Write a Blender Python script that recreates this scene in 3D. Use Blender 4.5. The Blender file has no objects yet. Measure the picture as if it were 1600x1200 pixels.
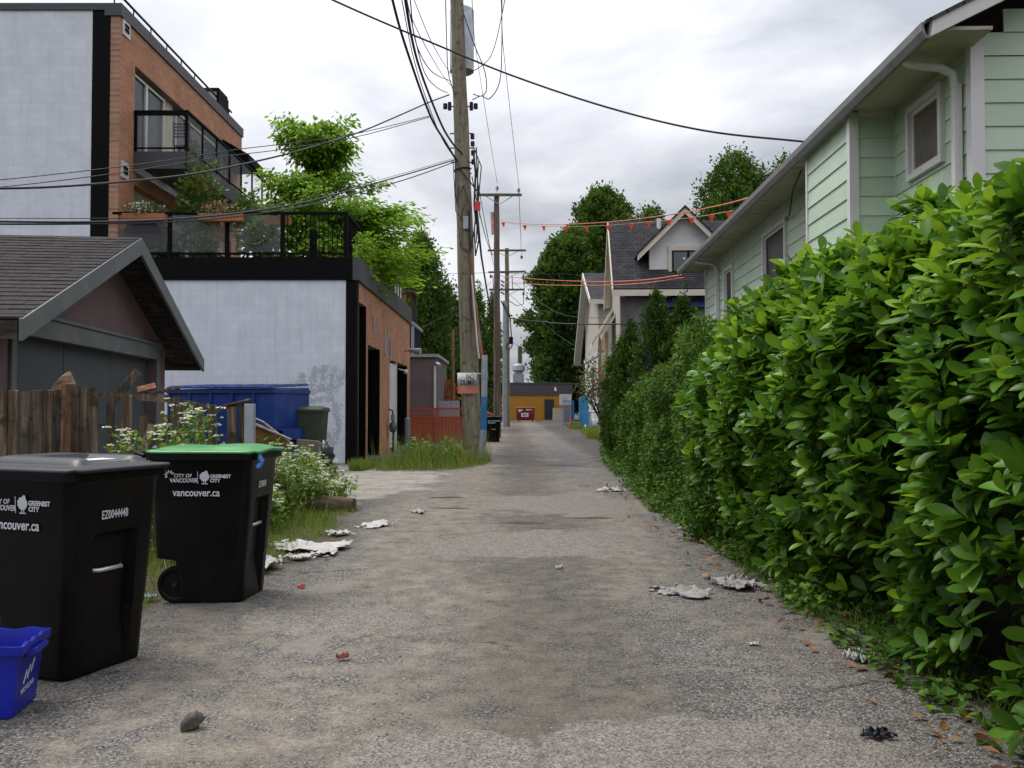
import bpy, math, random
import numpy as np
from mathutils import Vector, Matrix, noise as mnoise
R = math.radians
random.seed(7); rng = np.random.default_rng(7)
scene = bpy.context.scene
col = scene.collection

# ---------------- camera ----------------
FPX = 1400.0; CAMH = 1.45; PITCH = math.atan(37/1400)
cam_d = bpy.data.cameras.new('camera'); cam = bpy.data.objects.new('camera', cam_d); col.objects.link(cam)
cam_d.sensor_width = 36; cam_d.lens = 36*FPX/1600; cam_d.clip_end = 3000; cam_d.clip_start = 0.05
cam.location = (0, 0, CAMH); cam.rotation_euler = (math.pi/2 + PITCH, 0, 0)
scene.camera = cam

# ---------------- world: overcast sky ----------------
SUN_EL, SUN_AZ = R(62), R(-60)      # azimuth from +Y towards +X
world = bpy.data.worlds.new('World'); scene.world = world; world.use_nodes = True
nt = world.node_tree; N = nt.nodes; L = nt.links; N.clear()
out = N.new('ShaderNodeOutputWorld'); bg = N.new('ShaderNodeBackground'); L.new(bg.outputs[0], out.inputs[0])
sky = N.new('ShaderNodeTexSky'); sky.sky_type = 'NISHITA'; sky.sun_disc = False
sky.sun_elevation = SUN_EL; sky.sun_rotation = SUN_AZ
tc = N.new('ShaderNodeTexCoord'); sep = N.new('ShaderNodeSeparateXYZ'); L.new(tc.outputs['Generated'], sep.inputs[0])
za = N.new('ShaderNodeMath'); za.operation = 'MAXIMUM'; L.new(sep.outputs[2], za.inputs[0]); za.inputs[1].default_value = 0.0
zb = N.new('ShaderNodeMath'); zb.operation = 'ADD'; L.new(za.outputs[0], zb.inputs[0]); zb.inputs[1].default_value = 0.22
dx = N.new('ShaderNodeMath'); dx.operation = 'DIVIDE'; L.new(sep.outputs[0], dx.inputs[0]); L.new(zb.outputs[0], dx.inputs[1])
dy = N.new('ShaderNodeMath'); dy.operation = 'DIVIDE'; L.new(sep.outputs[1], dy.inputs[0]); L.new(zb.outputs[0], dy.inputs[1])
cmb = N.new('ShaderNodeCombineXYZ'); L.new(dx.outputs[0], cmb.inputs[0]); L.new(dy.outputs[0], cmb.inputs[1])
n1 = N.new('ShaderNodeTexNoise'); n1.inputs['Scale'].default_value = 1.15; n1.inputs['Detail'].default_value = 6; n1.inputs['Roughness'].default_value = 0.55
n1.inputs['Distortion'].default_value = 0.35
mp = N.new('ShaderNodeMapping'); mp.inputs['Location'].default_value = (0.7, 4.35, 0); L.new(cmb.outputs[0], mp.inputs[0]); L.new(mp.outputs[0], n1.inputs['Vector'])
rp = N.new('ShaderNodeValToRGB'); L.new(n1.outputs[0], rp.inputs[0])
e = rp.color_ramp.elements
e[0].position = 0.36; e[0].color = (3.5, 3.65, 4.05, 1)
e[1].position = 0.64; e[1].color = (8.3, 8.35, 8.6, 1)
m_ = rp.color_ramp.elements.new(0.5); m_.color = (5.7, 5.8, 6.15, 1)
mx = N.new('ShaderNodeMix'); mx.data_type = 'RGBA'; mx.inputs[0].default_value = 0.93
L.new(sky.outputs[0], mx.inputs[6]); L.new(rp.outputs[0], mx.inputs[7])
# overcast luminance: brighter towards the zenith (CIE overcast sky)
zr_ = N.new('ShaderNodeMapRange'); L.new(za.outputs[0], zr_.inputs[0]); zr_.inputs[1].default_value = 0.0; zr_.inputs[2].default_value = 1.0; zr_.inputs[3].default_value = 0.55; zr_.inputs[4].default_value = 2.15
mm = N.new('ShaderNodeMix'); mm.data_type = 'RGBA'; mm.blend_type = 'MULTIPLY'; mm.inputs[0].default_value = 1.0; L.new(mx.outputs[2], mm.inputs[6]); L.new(zr_.outputs[0], mm.inputs[7]); L.new(mm.outputs[2], bg.inputs[0])
bg.inputs[1].default_value = 0.1
sd = bpy.data.lights.new('sun', 'SUN'); sd.energy = 1.7; sd.angle = R(24); sd.color = (1, .97, .92)
so = bpy.data.objects.new('sun', sd); col.objects.link(so)
dirv = Vector((math.sin(SUN_AZ)*math.cos(SUN_EL), math.cos(SUN_AZ)*math.cos(SUN_EL), math.sin(SUN_EL)))
so.rotation_euler = dirv.to_track_quat('Z', 'Y').to_euler(); so.location = (0, 0, 40)
scene.view_settings.view_transform = 'Standard'; scene.view_settings.look = 'None'
scene.view_settings.exposure = 0.60; scene.view_settings.gamma = 1
try:
    scene.cycles.max_bounces = 6; scene.cycles.diffuse_bounces = 3; scene.cycles.glossy_bounces = 2
    scene.cycles.transparent_max_bounces = 8; scene.cycles.transmission_bounces = 4
    scene.cycles.caustics_reflective = False; scene.cycles.caustics_refractive = False
except Exception: pass

# ---------------- helpers ----------------
def wp(px, py, Y):
    """photo pixel + distance -> world point"""
    u = (px-800)/FPX; v = (600-py)/FPX
    c, s = math.cos(PITCH), math.sin(PITCH)
    dy_, dz_ = c - s*v, s + c*v
    k = Y/dy_
    return Vector((u*k, Y, CAMH + dz_*k))

def tag(o, label=None, cat=None, group=None, kind=None):
    if label: o['label'] = label
    if cat: o['category'] = cat
    if group: o['group'] = group
    if kind: o['kind'] = kind
    return o
def thing(name, label, cat, loc=(0, 0, 0), rz=0, group=None):
    o = bpy.data.objects.new(name, None); o.empty_display_size = .2; col.objects.link(o)
    o.location = loc; o.rotation_euler = (0, 0, rz)
    return tag(o, label, cat, group)
def children(o): return [c for c in bpy.data.objects if c.parent == o]
def copy_tree(o, parent=None):
    c = o.copy(); col.objects.link(c)
    if parent: c.parent = parent
    for ch in children(o): copy_tree(ch, c)
    return c

def link_mesh(name, me, mat, parent, smooth=None, world=False):
    o = bpy.data.objects.new(name, me); col.objects.link(o)
    if mat: me.materials.append(mat)
    if smooth is not None:
        me.shade_smooth()
        if smooth < 180: me.set_sharp_from_angle(angle=R(smooth))
    if parent:
        o.parent = parent
        if world:
            chain = []; p = parent
            while p: chain.append(p); p = p.parent
            M = Matrix.Identity(4)
            for p in reversed(chain): M = M @ Matrix.Translation(p.location) @ p.rotation_euler.to_matrix().to_4x4()
            me.transform(M.inverted())
    return o

class MB:
    def __init__(s): s.v = []; s.f = []; s.t = []; s.tint = 0.5
    def add(s, vs, fs):
        b = len(s.v); s.v += [tuple(p) for p in vs]; s.f += [tuple(i+b for i in f) for f in fs]; s.t += [s.tint]*len(vs)
        return s
    def hexa(s, p):
        return s.add(p, [(0,3,2,1),(4,5,6,7),(0,1,5,4),(1,2,6,5),(2,3,7,6),(3,0,4,7)])
    def box(s, x0, x1, y0, y1, z0, z1, rot=None, about=None):
        p = [Vector(q) for q in ((x0,y0,z0),(x1,y0,z0),(x1,y1,z0),(x0,y1,z0),(x0,y0,z1),(x1,y0,z1),(x1,y1,z1),(x0,y1,z1))]
        if rot is not None:
            c = Vector(about) if about is not None else Vector(((x0+x1)/2,(y0+y1)/2,(z0+z1)/2))
            p = [c + rot @ (q-c) for q in p]
        return s.hexa(p)
    def bar(s, a, b, w, h, up=(0, 0, 1)):
        a = Vector(a); b = Vector(b); d = (b-a).normalized(); u = Vector(up)
        if abs(d.dot(u)) > .98: u = Vector((0, 1, 0))
        x = d.cross(u).normalized(); u = x.cross(d).normalized()
        x *= w/2; u *= h/2
        return s.hexa([a-x-u, a+x-u, b+x-u, b-x-u, a-x+u, a+x+u, b+x+u, b-x+u])
    def prism(s, pts, off):
        n = len(pts); off = Vector(off); P = [Vector(p) for p in pts]
        s.add(P+[p+off for p in P], [tuple(reversed(range(n))), tuple(range(n, 2*n))]+[(i, (i+1) % n, n+(i+1) % n, n+i) for i in range(n)])
        return s
    def tube(s, pts, r, n=8, cap=True):
        P = [Vector(p) for p in pts]; m = len(P)
        rr = r if isinstance(r, (list, tuple)) else [r]*m
        vs = []; x = None
        for i, p in enumerate(P):
            d = (P[min(i+1, m-1)]-P[max(i-1, 0)])
            d = d.normalized() if d.length > 1e-9 else Vector((0, 0, 1))
            if x is None:
                x = d.orthogonal().normalized()
            else:
                x = (x - d*x.dot(d)); x = x.normalized() if x.length > 1e-6 else d.orthogonal().normalized()
            y = d.cross(x)
            for k in range(n):
                a = 2*math.pi*k/n; vs.append(p + (x*math.cos(a)+y*math.sin(a))*rr[i])
        fs = [(i*n+k, i*n+(k+1) % n, (i+1)*n+(k+1) % n, (i+1)*n+k) for i in range(m-1) for k in range(n)]
        if cap: fs += [tuple(reversed(range(n))), tuple(range((m-1)*n, m*n))]
        return s.add(vs, fs)
    def loft(s, rings, cap0=True, cap1=True):
        n = len(rings[0]); m = len(rings); vs = [p for r in rings for p in r]
        fs = [(i*n+k, i*n+(k+1) % n, (i+1)*n+(k+1) % n, (i+1)*n+k) for i in range(m-1) for k in range(n)]
        if cap0: fs.append(tuple(reversed(range(n))))
        if cap1: fs.append(tuple(range((m-1)*n, m*n)))
        return s.add(vs, fs)
    def islands(s):
        par = list(range(len(s.v)))
        def find(a):
            while par[a] != a: par[a] = par[par[a]]; a = par[a]
            return a
        for f in s.f:
            r = find(f[0])
            for q in f[1:]: par[find(q)] = r
        out_ = {}
        for f in s.f: out_.setdefault(find(f[0]), []).append(f)
        res = []
        for fs in out_.values():
            ids = sorted({q for f in fs for q in f}); mp_ = {q: i for i, q in enumerate(ids)}; b = MB(); b.v = [s.v[q] for q in ids]; b.t = [s.t[q] for q in ids]; b.f = [tuple(mp_[q] for q in f) for f in fs]; res.append(b)
        return res
    def build(s, name, mat, parent=None, smooth=None, world=False, bevel=0, split=False):
        if split:
            for b in s.islands(): o = b.build(name, mat, parent, smooth, world, bevel)
            return o
        me = bpy.data.meshes.new(name); me.from_pydata(s.v, [], s.f)
        a = me.attributes.new('tint', 'FLOAT', 'POINT'); a.data.foreach_set('value', s.t)
        me.update()
        o = link_mesh(name, me, mat, parent, smooth, world)
        if bevel:
            b = o.modifiers.new('bevel', 'BEVEL'); b.width = bevel; b.segments = 2; b.limit_method = 'ANGLE'
        return o

def ell(cx, cy, cz, rx, ry, rz, seed=0, amp=.15, nu=16, nv=10, f=1.5):
    """noisy ellipsoid as verts, faces"""
    vs = []; fs = []
    for j in range(nv+1):
        th = math.pi*j/nv
        for i in range(nu):
            ph = 2*math.pi*i/nu
            d = Vector((math.sin(th)*math.cos(ph), math.sin(th)*math.sin(ph), math.cos(th)))
            k = 1+amp*mnoise.noise(d*f+Vector((seed*7.3, seed*3.1, 0)))*2
            vs.append((cx+d.x*rx*k, cy+d.y*ry*k, cz+d.z*rz*k))
    for j in range(nv):
        for i in range(nu): fs.append((j*nu+i, (j+1)*nu+i, (j+1)*nu+(i+1) % nu, j*nu+(i+1) % nu))
    return vs, fs

def scatter(name, tmpls, pos, ax_x, ax_y, ax_z, scale, mat, parent=None, tints=None, kind=None, label=None, cat=None, smooth=False, world=False):
    """many small template meshes in ONE mesh. frames: columns ax_x,ax_y,ax_z"""
    n = len(pos); V = []; F = []; T = []; base = 0
    which = rng.integers(0, len(tmpls), n)
    if tints is None: tints = rng.random(n)
    allV = []; allL = []; allS = []; allT = []
    for ti, (tv, tf) in enumerate(tmpls):
        idx = np.where(which == ti)[0]
        if len(idx) == 0: continue
        tv = np.array(tv, float); k = len(tv)
        s = scale[idx][:, None, None] if np.ndim(scale) == 1 else scale
        P = pos[idx][:, None, :] + s*(tv[None, :, 0:1]*ax_x[idx][:, None, :] + tv[None, :, 1:2]*ax_y[idx][:, None, :] + tv[None, :, 2:3]*ax_z[idx][:, None, :])
        allV.append(P.reshape(-1, 3))
        loops = np.array([i for f in tf for i in f]); cnt = np.array([len(f) for f in tf])
        off = (np.arange(len(idx))*k + base)
        allL.append((loops[None, :] + off[:, None]).ravel()); allS.append(np.tile(cnt, len(idx)))
        allT.append(np.repeat(tints[idx], k)); base += k*len(idx)
    Vv = np.concatenate(allV); Ll = np.concatenate(allL); Ss = np.concatenate(allS); Tt = np.concatenate(allT)
    me = bpy.data.meshes.new(name)
    me.vertices.add(len(Vv)); me.vertices.foreach_set('co', Vv.ravel().astype(np.float32))
    me.loops.add(len(Ll)); me.loops.foreach_set('vertex_index', Ll.astype(np.int32))
    me.polygons.add(len(Ss)); st = np.concatenate([[0], np.cumsum(Ss)[:-1]])
    me.polygons.foreach_set('loop_start', st.astype(np.int32))
    if smooth: me.polygons.foreach_set('use_smooth', np.ones(len(Ss), bool))
    me.update(calc_edges=True)
    a = me.attributes.new('tint', 'FLOAT', 'POINT'); a.data.foreach_set('value', Tt.astype(np.float32))
    o = link_mesh(name, me, mat, parent, None, world)
    if label: tag(o, label, cat)
    if kind: o['kind'] = kind
    return o
def nrm(a): return a/np.maximum(np.linalg.norm(a, axis=-1, keepdims=True), 1e-9)
def frames(d, up):
    """leaf frames: y = direction d, z = leaf normal near up"""
    d = nrm(d); x = nrm(np.cross(d, up)); z = np.cross(x, d)
    return x, d, z
def vnoise(P, f, seed=0.0):
    return np.array([mnoise.noise(Vector((p[0]*f+seed, p[1]*f+seed*1.7, p[2]*f))) for p in P])

# leaf templates (x width, y along, z normal), unit length
def leaf_o(w, fold=.2, curve=.15):
    vs = []; fs = []
    for t, q in ((0, .06), (.12, .22), (.3, .68), (.5, .95), (.68, 1), (.84, .8), (.95, .42), (1.03, .02)):
        ww = w*.5*q; z = curve*(t-t*t*1.5); vs += [(-ww, t, z+fold*ww), (0, t, z-fold*ww*.4), (ww, t, z+fold*ww)]
    for i in range(7):
        b = i*3; fs += [(b, b+1, b+4, b+3), (b+1, b+2, b+5, b+4)]
    return vs, fs
def leaf_t(w, segs, fold=.12, curve=.15, tip=.0):
    vs = []; fs = []
    for i in range(segs+1):
        t = i/segs; ww = w*math.sin(math.pi*min(1, (t*.94+.06))**.85)*.5 if i < segs else 0.002
        if i == 0: ww = w*.08
        z = curve*(t - t*t*1.6)
        vs += [(-ww, t, z+fold*ww), (0, t, z-fold*ww*.5), (ww, t, z+fold*ww)]
    for i in range(segs):
        b = i*3; fs += [(b, b+1, b+4, b+3), (b+1, b+2, b+5, b+4)]
    return vs, fs
LAUREL = [leaf_o(.46, .25, .12), leaf_o(.40, .28, .25), leaf_o(.50, .18, -.12)]
SMALL = [leaf_t(.7, 2, .3, .1), leaf_t(.6, 2, .4, -.2)]
QUADL = [([(-.32, 0, 0), (.32, .1, .05), (.25, .9, -.05), (-.3, 1, .1)], [(0, 1, 2, 3)]), ([(0, 0, 0), (.4, .5, .1), (0, 1, -.08), (-.38, .45, .1)], [(0, 1, 2, 3)])]
BLADE = [([(-.03, 0, 0), (.03, 0, 0), (.022, .5, .06), (-.022, .5, .06), (0, 1, .3)], [(0, 1, 2, 3), (3, 2, 4)]),
         ([(-.03, 0, 0), (.03, 0, 0), (.02, .6, -.02), (-.02, .6, -.02), (.02, 1, .12)], [(0, 1, 2, 3), (3, 2, 4)])]

def text_part(name, s, size, mat, parent, M, align='LEFT', bold=0.0, xs=1.0, parent_world=False):
    cu = bpy.data.curves.new(name, 'FONT'); cu.body = s; cu.size = size; cu.align_x = align; cu.extrude = 0.0006
    cu.offset = bold; cu.resolution_u = 3
    t = bpy.data.objects.new('tmp', cu); me = bpy.data.meshes.new_from_object(t)
    bpy.data.objects.remove(t); me.name = name
    me.transform(M @ Matrix.Diagonal((xs, 1, 1, 1)))
    return link_mesh(name, me, mat, parent, None, parent_world)

# ---------------- materials ----------------
MATS = {}
def newmat(name):
    m = bpy.data.materials.new(name); m.use_nodes = True; n = m.node_tree.nodes; l = m.node_tree.links
    return m, n, l, n['Principled BSDF']
def node(n, typ, **kw):
    x = n.new(typ)
    for k, v in kw.items():
        if k in x.inputs.keys() if hasattr(x.inputs, 'keys') else False: x.inputs[k].default_value = v
        else: setattr(x, k, v)
    return x
def ramp(n, l, src, stops):
    r = n.new('ShaderNodeValToRGB'); e = r.color_ramp.elements
    e[0].position, e[0].color = stops[0][0], (*stops[0][1], 1); e[1].position, e[1].color = stops[-1][0], (*stops[-1][1], 1)
    for p, c in stops[1:-1]:
        k = e.new(p); k.color = (*c, 1)
    l.new(src, r.inputs[0]); return r.outputs[0]
def mix(n, l, fac, a, b, mode='MIX'):
    m = n.new('ShaderNodeMix'); m.data_type = 'RGBA'; m.blend_type = mode
    for sock, val in ((m.inputs[0], fac), (m.inputs[6], a), (m.inputs[7], b)):
        if hasattr(val, 'links'): l.new(val, sock)
        elif isinstance(val, (int, float)): sock.default_value = val
        else: sock.default_value = (*val, 1)
    return m.outputs[2]
def objco(n, l, scale=(1, 1, 1), rot=(0, 0, 0), loc=(0, 0, 0), order=None):
    t = n.new('ShaderNodeTexCoord'); o = t.outputs['Object']
    if order:
        s = n.new('ShaderNodeSeparateXYZ'); c = n.new('ShaderNodeCombineXYZ'); l.new(o, s.inputs[0])
        for i, k in enumerate(order):
            if k in 'xyz': l.new(s.outputs['xyz'.index(k)], c.inputs[i])
        o = c.outputs[0]
    m = n.new('ShaderNodeMapping'); m.inputs['Scale'].default_value = scale; m.inputs['Rotation'].default_value = rot; m.inputs['Location'].default_value = loc
    l.new(o, m.inputs[0]); return m.outputs[0]
def noise_(n, l, vec, scale, detail=4, rough=.55, dist=0):
    t = n.new('ShaderNodeTexNoise'); t.inputs['Scale'].default_value = scale; t.inputs['Detail'].default_value = detail
    t.inputs['Roughness'].default_value = rough; t.inputs['Distortion'].default_value = dist
    if vec is not None: l.new(vec, t.inputs['Vector'])
    return t.outputs[0]
def bump(n, l, h, strength, dist, p, prev=None):
    b = n.new('ShaderNodeBump'); b.inputs['Strength'].default_value = strength; b.inputs['Distance'].default_value = dist
    l.new(h, b.inputs['Height'])
    if prev is not None: l.new(prev, b.inputs['Normal'])
    l.new(b.outputs[0], p.inputs['Normal']); return b.outputs[0]
def paint(name, c, rough=.5, var=.25, vscale=3, bstr=.15, bscale=60, bdist=.003, metal=0, spec=.5, dirt=None, dscale=1.5, damt=.5):
    if name in MATS: return MATS[name]
    m, n, l, p = newmat(name); v = objco(n, l)
    a = tuple(x*(1-var) for x in c); b = tuple(min(1, x*(1+var)) for x in c)
    cc = ramp(n, l, noise_(n, l, v, vscale, 6, .6), [(.3, a), (.7, b)])
    if dirt:
        f = ramp(n, l, noise_(n, l, v, dscale, 8, .7, .4), [(.48, (0, 0, 0)), (.75, (damt,)*3)])
        cc = mix(n, l, f, cc, dirt)
    if name == 'green_siding':
        at = n.new('ShaderNodeAttribute'); at.attribute_name = 'tint'; cc = mix(n, l, 1, cc, ramp(n, l, at.outputs['Fac'], [(0, (.88, .9, .88)), (1, (1.06, 1.05, 1.05))]), 'MULTIPLY')
        vg = objco(n, l, scale=(1, 1, 14)); cc = mix(n, l, 1, cc, ramp(n, l, noise_(n, l, vg, 3, 6, .7), [(.3, (.93,)*3), (.7, (1.04,)*3)]), 'MULTIPLY')
    l.new(cc, p.inputs['Base Color']); p.inputs['Metallic'].default_value = metal; p.inputs['Specular IOR Level'].default_value = spec
    rr = n.new('ShaderNodeMapRange'); l.new(noise_(n, l, v, vscale*4, 4), rr.inputs[0]); rr.inputs[3].default_value = max(0, rough-.1); rr.inputs[4].default_value = min(1, rough+.1)
    l.new(rr.outputs[0], p.inputs['Roughness'])
    if bstr: bump(n, l, noise_(n, l, v, bscale, 4), bstr, bdist, p)
    MATS[name] = m; return m
def leafmat(name, c0, c1, rough=.4, trans=.25, spec=.4, c2=None):
    m, n, l, p = newmat(name)
    a = n.new('ShaderNodeAttribute'); a.attribute_name = 'tint'
    st = [(0, c0), (1, c1)] if c2 is None else [(0, c0), (.78, c1), (1, c2)]
    cc = ramp(n, l, a.outputs['Fac'], st)
    l.new(cc, p.inputs['Base Color']); p.inputs['Roughness'].default_value = rough; p.inputs['Specular IOR Level'].default_value = spec
    tr = n.new('ShaderNodeBsdfTranslucent'); hs = n.new('ShaderNodeHueSaturation'); hs.inputs['Value'].default_value = 1.5; hs.inputs['Hue'].default_value = .485; l.new(cc, hs.inputs['Color']); l.new(hs.outputs[0], tr.inputs[0])
    ms = n.new('ShaderNodeMixShader'); ms.inputs[0].default_value = trans
    l.new(p.outputs[0], ms.inputs[1]); l.new(tr.outputs[0], ms.inputs[2]); l.new(ms.outputs[0], n['Material Output'].inputs[0])
    MATS[name] = m; return m
def brickmat(name, order, c1, c2, mortar, bw, bh, ms, bstr=.4, var=.3, rough=.85, offset=.5, dirt=None, streak=None, scl=1.0, msm=.1, squeeze=1):
    m, n, l, p = newmat(name); v = objco(n, l, order=order)
    b = n.new('ShaderNodeTexBrick'); l.new(v, b.inputs['Vector']); b.inputs['Scale'].default_value = scl
    b.inputs['Brick Width'].default_value = bw; b.inputs['Row Height'].default_value = bh; b.inputs['Mortar Size'].default_value = ms
    b.inputs['Mortar Smooth'].default_value = msm; b.inputs['Color1'].default_value = (*c1, 1); b.inputs['Color2'].default_value = (*c2, 1); b.inputs['Mortar'].default_value = (*mortar, 1)
    b.offset = offset; b.inputs['Bias'].default_value = 0
    f = ramp(n, l, noise_(n, l, v, 1.3, 8, .65), [(.3, (1-var,)*3), (.7, (1+var*.4,)*3)])
    cc = mix(n, l, 1.0, b.outputs[0], f, 'MULTIPLY')
    if dirt:
        g = ramp(n, l, noise_(n, l, v, .8, 9, .72, .5), [(.5, (0, 0, 0)), (.8, (.5,)*3)]); cc = mix(n, l, g, cc, dirt)
    if streak:
        v3 = objco(n, l, scale=(5, .35, 1), order=order); g = ramp(n, l, noise_(n, l, v3, 1.4, 8, .7, .2), [(.5, (0, 0, 0)), (.78, (.4,)*3)]); cc = mix(n, l, g, cc, streak)
        b2 = ramp(n, l, noise_(n, l, v, 9, 6, .8), [(.62, (0, 0, 0)), (.7, (.35,)*3)]); cc = mix(n, l, b2, cc, streak)
    l.new(cc, p.inputs['Base Color']); p.inputs['Roughness'].default_value = rough
    iv = n.new('ShaderNodeMath'); iv.operation = 'SUBTRACT'; iv.inputs[0].default_value = 1; l.new(b.outputs[1], iv.inputs[1])
    bb = bump(n, l, iv.outputs[0], bstr, .01, p); bump(n, l, noise_(n, l, v, 40, 5), .25, .004, p, bb)
    MATS[name] = m; return m
def woodmat(name, c0, c1, c2, stretch=(18, 18, 1.2), rough=.85, bstr=.5, tinted=True, blot=None):
    m, n, l, p = newmat(name); v = objco(n, l, scale=stretch)
    g = noise_(n, l, v, 1.2, 8, .65, .6)
    cc = ramp(n, l, g, [(.28, c0), (.5, c1), (.75, c2)])
    if tinted:
        a = n.new('ShaderNodeAttribute'); a.attribute_name = 'tint'
        f = ramp(n, l, a.outputs['Fac'], [(0, (.45, .42, .4)), (.5, (.95, .95, .95)), (.8, (1.25, 1.15, 1.0)), (1, (1.5, .75, .55))]); cc = mix(n, l, 1, cc, f, 'MULTIPLY')
    if blot:
        v2 = objco(n, l); q = ramp(n, l, noise_(n, l, v2, 5, 6, .7), [(.52, (0, 0, 0)), (.66, (1, 1, 1))]); cc = mix(n, l, q, cc, blot)
    l.new(cc, p.inputs['Base Color']); p.inputs['Roughness'].default_value = rough; p.inputs['Specular IOR Level'].default_value = .2
    bump(n, l, g, bstr, .006, p); MATS[name] = m; return m
def shinglemat(name, order, c0, c1, sc=1.0, loc=(0, 0, 0)):
    m, n, l, p = newmat(name); v = objco(n, l, order=order, loc=loc)
    b = n.new('ShaderNodeTexBrick'); l.new(v, b.inputs['Vector']); b.inputs['Scale'].default_value = 1
    b.inputs['Brick Width'].default_value = .3*sc; b.inputs['Row Height'].default_value = .13*sc; b.inputs['Mortar Size'].default_value = .007*sc; b.inputs['Mortar Smooth'].default_value = .3
    b.inputs['Color1'].default_value = (*c0, 1); b.inputs['Color2'].default_value = (*c1, 1); b.inputs['Mortar'].default_value = (c0[0]*.2, c0[1]*.2, c0[2]*.2, 1)
    f = ramp(n, l, noise_(n, l, v, 2.5, 9, .75), [(.3, (.55,)*3), (.7, (1.35, 1.3, 1.25))]); cc = mix(n, l, 1, b.outputs[0], f, 'MULTIPLY')
    l.new(cc, p.inputs['Base Color']); p.inputs['Roughness'].default_value = .95; p.inputs['Specular IOR Level'].default_value = .1
    iv = n.new('ShaderNodeMath'); iv.operation = 'SUBTRACT'; iv.inputs[0].default_value = 1; l.new(b.outputs[1], iv.inputs[1])
    bb = bump(n, l, iv.outputs[0], .8, .012, p); bump(n, l, noise_(n, l, v, 120, 3), .4, .004, p, bb)
    MATS[name] = m; return m
def glassmat(name, c, alpha_mix, rough=.08):
    """clear or dark pane: mostly see-through, mirror-like gloss on top"""
    m, n, l, p = newmat(name); p.inputs['Base Color'].default_value = (*c, 1); p.inputs['Roughness'].default_value = rough; p.inputs['Specular IOR Level'].default_value = .8
    t = n.new('ShaderNodeBsdfTransparent'); ms = n.new('ShaderNodeMixShader'); ms.inputs[0].default_value = alpha_mix
    l.new(t.outputs[0], ms.inputs[1]); l.new(p.outputs[0], ms.inputs[2]); l.new(ms.outputs[0], n['Material Output'].inputs[0])
    MATS[name] = m; return m

black_paint = paint('black_paint', (.0022, .0022, .0026), .75, .3, spec=.12)
dark_metal = paint('dark_metal', (.006, .006, .007), .5, .3, spec=.3)
grey_fascia = paint('grey_fascia', (.045, .047, .052), .6, .2, dirt=(.03, .028, .025))
white_paint = paint('white_paint', (.55, .55, .54), .5, .08, 2, dirt=(.3, .29, .26), damt=.35)
cream_paint = paint('cream_paint', (.42, .36, .27), .6, .15)
galv = paint('galvanised', (.33, .36, .39), .5, .2, 6, metal=.4, dirt=(.2, .19, .18))
plastic_black = paint('plastic_black', (.0022, .0022, .0026), .42, .3, 8, bstr=.2, bscale=250, bdist=.001, spec=.18, dirt=(.012, .011, .010), dscale=3, damt=.5)
plastic_dark = paint('plastic_dark_grey', (.011, .012, .016), .42, .2, 5, bstr=.2, bscale=250, bdist=.001, spec=.35, dirt=(.03, .029, .027), damt=.35)
plastic_green = paint('plastic_green', (.025, .20, .04), .4, .2, 5, bstr=.15, bscale=200, bdist=.001)
plastic_blue = paint('plastic_blue', (.004, .012, .30), .38, .2, 5, bstr=.1, bscale=100, bdist=.001)
print_white = paint('print_white', (.5, .52, .55), .6, .12, 30, bstr=0)
wire_black = paint('wire_black', (.012, .012, .014), .6, .2, bstr=0)
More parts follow.
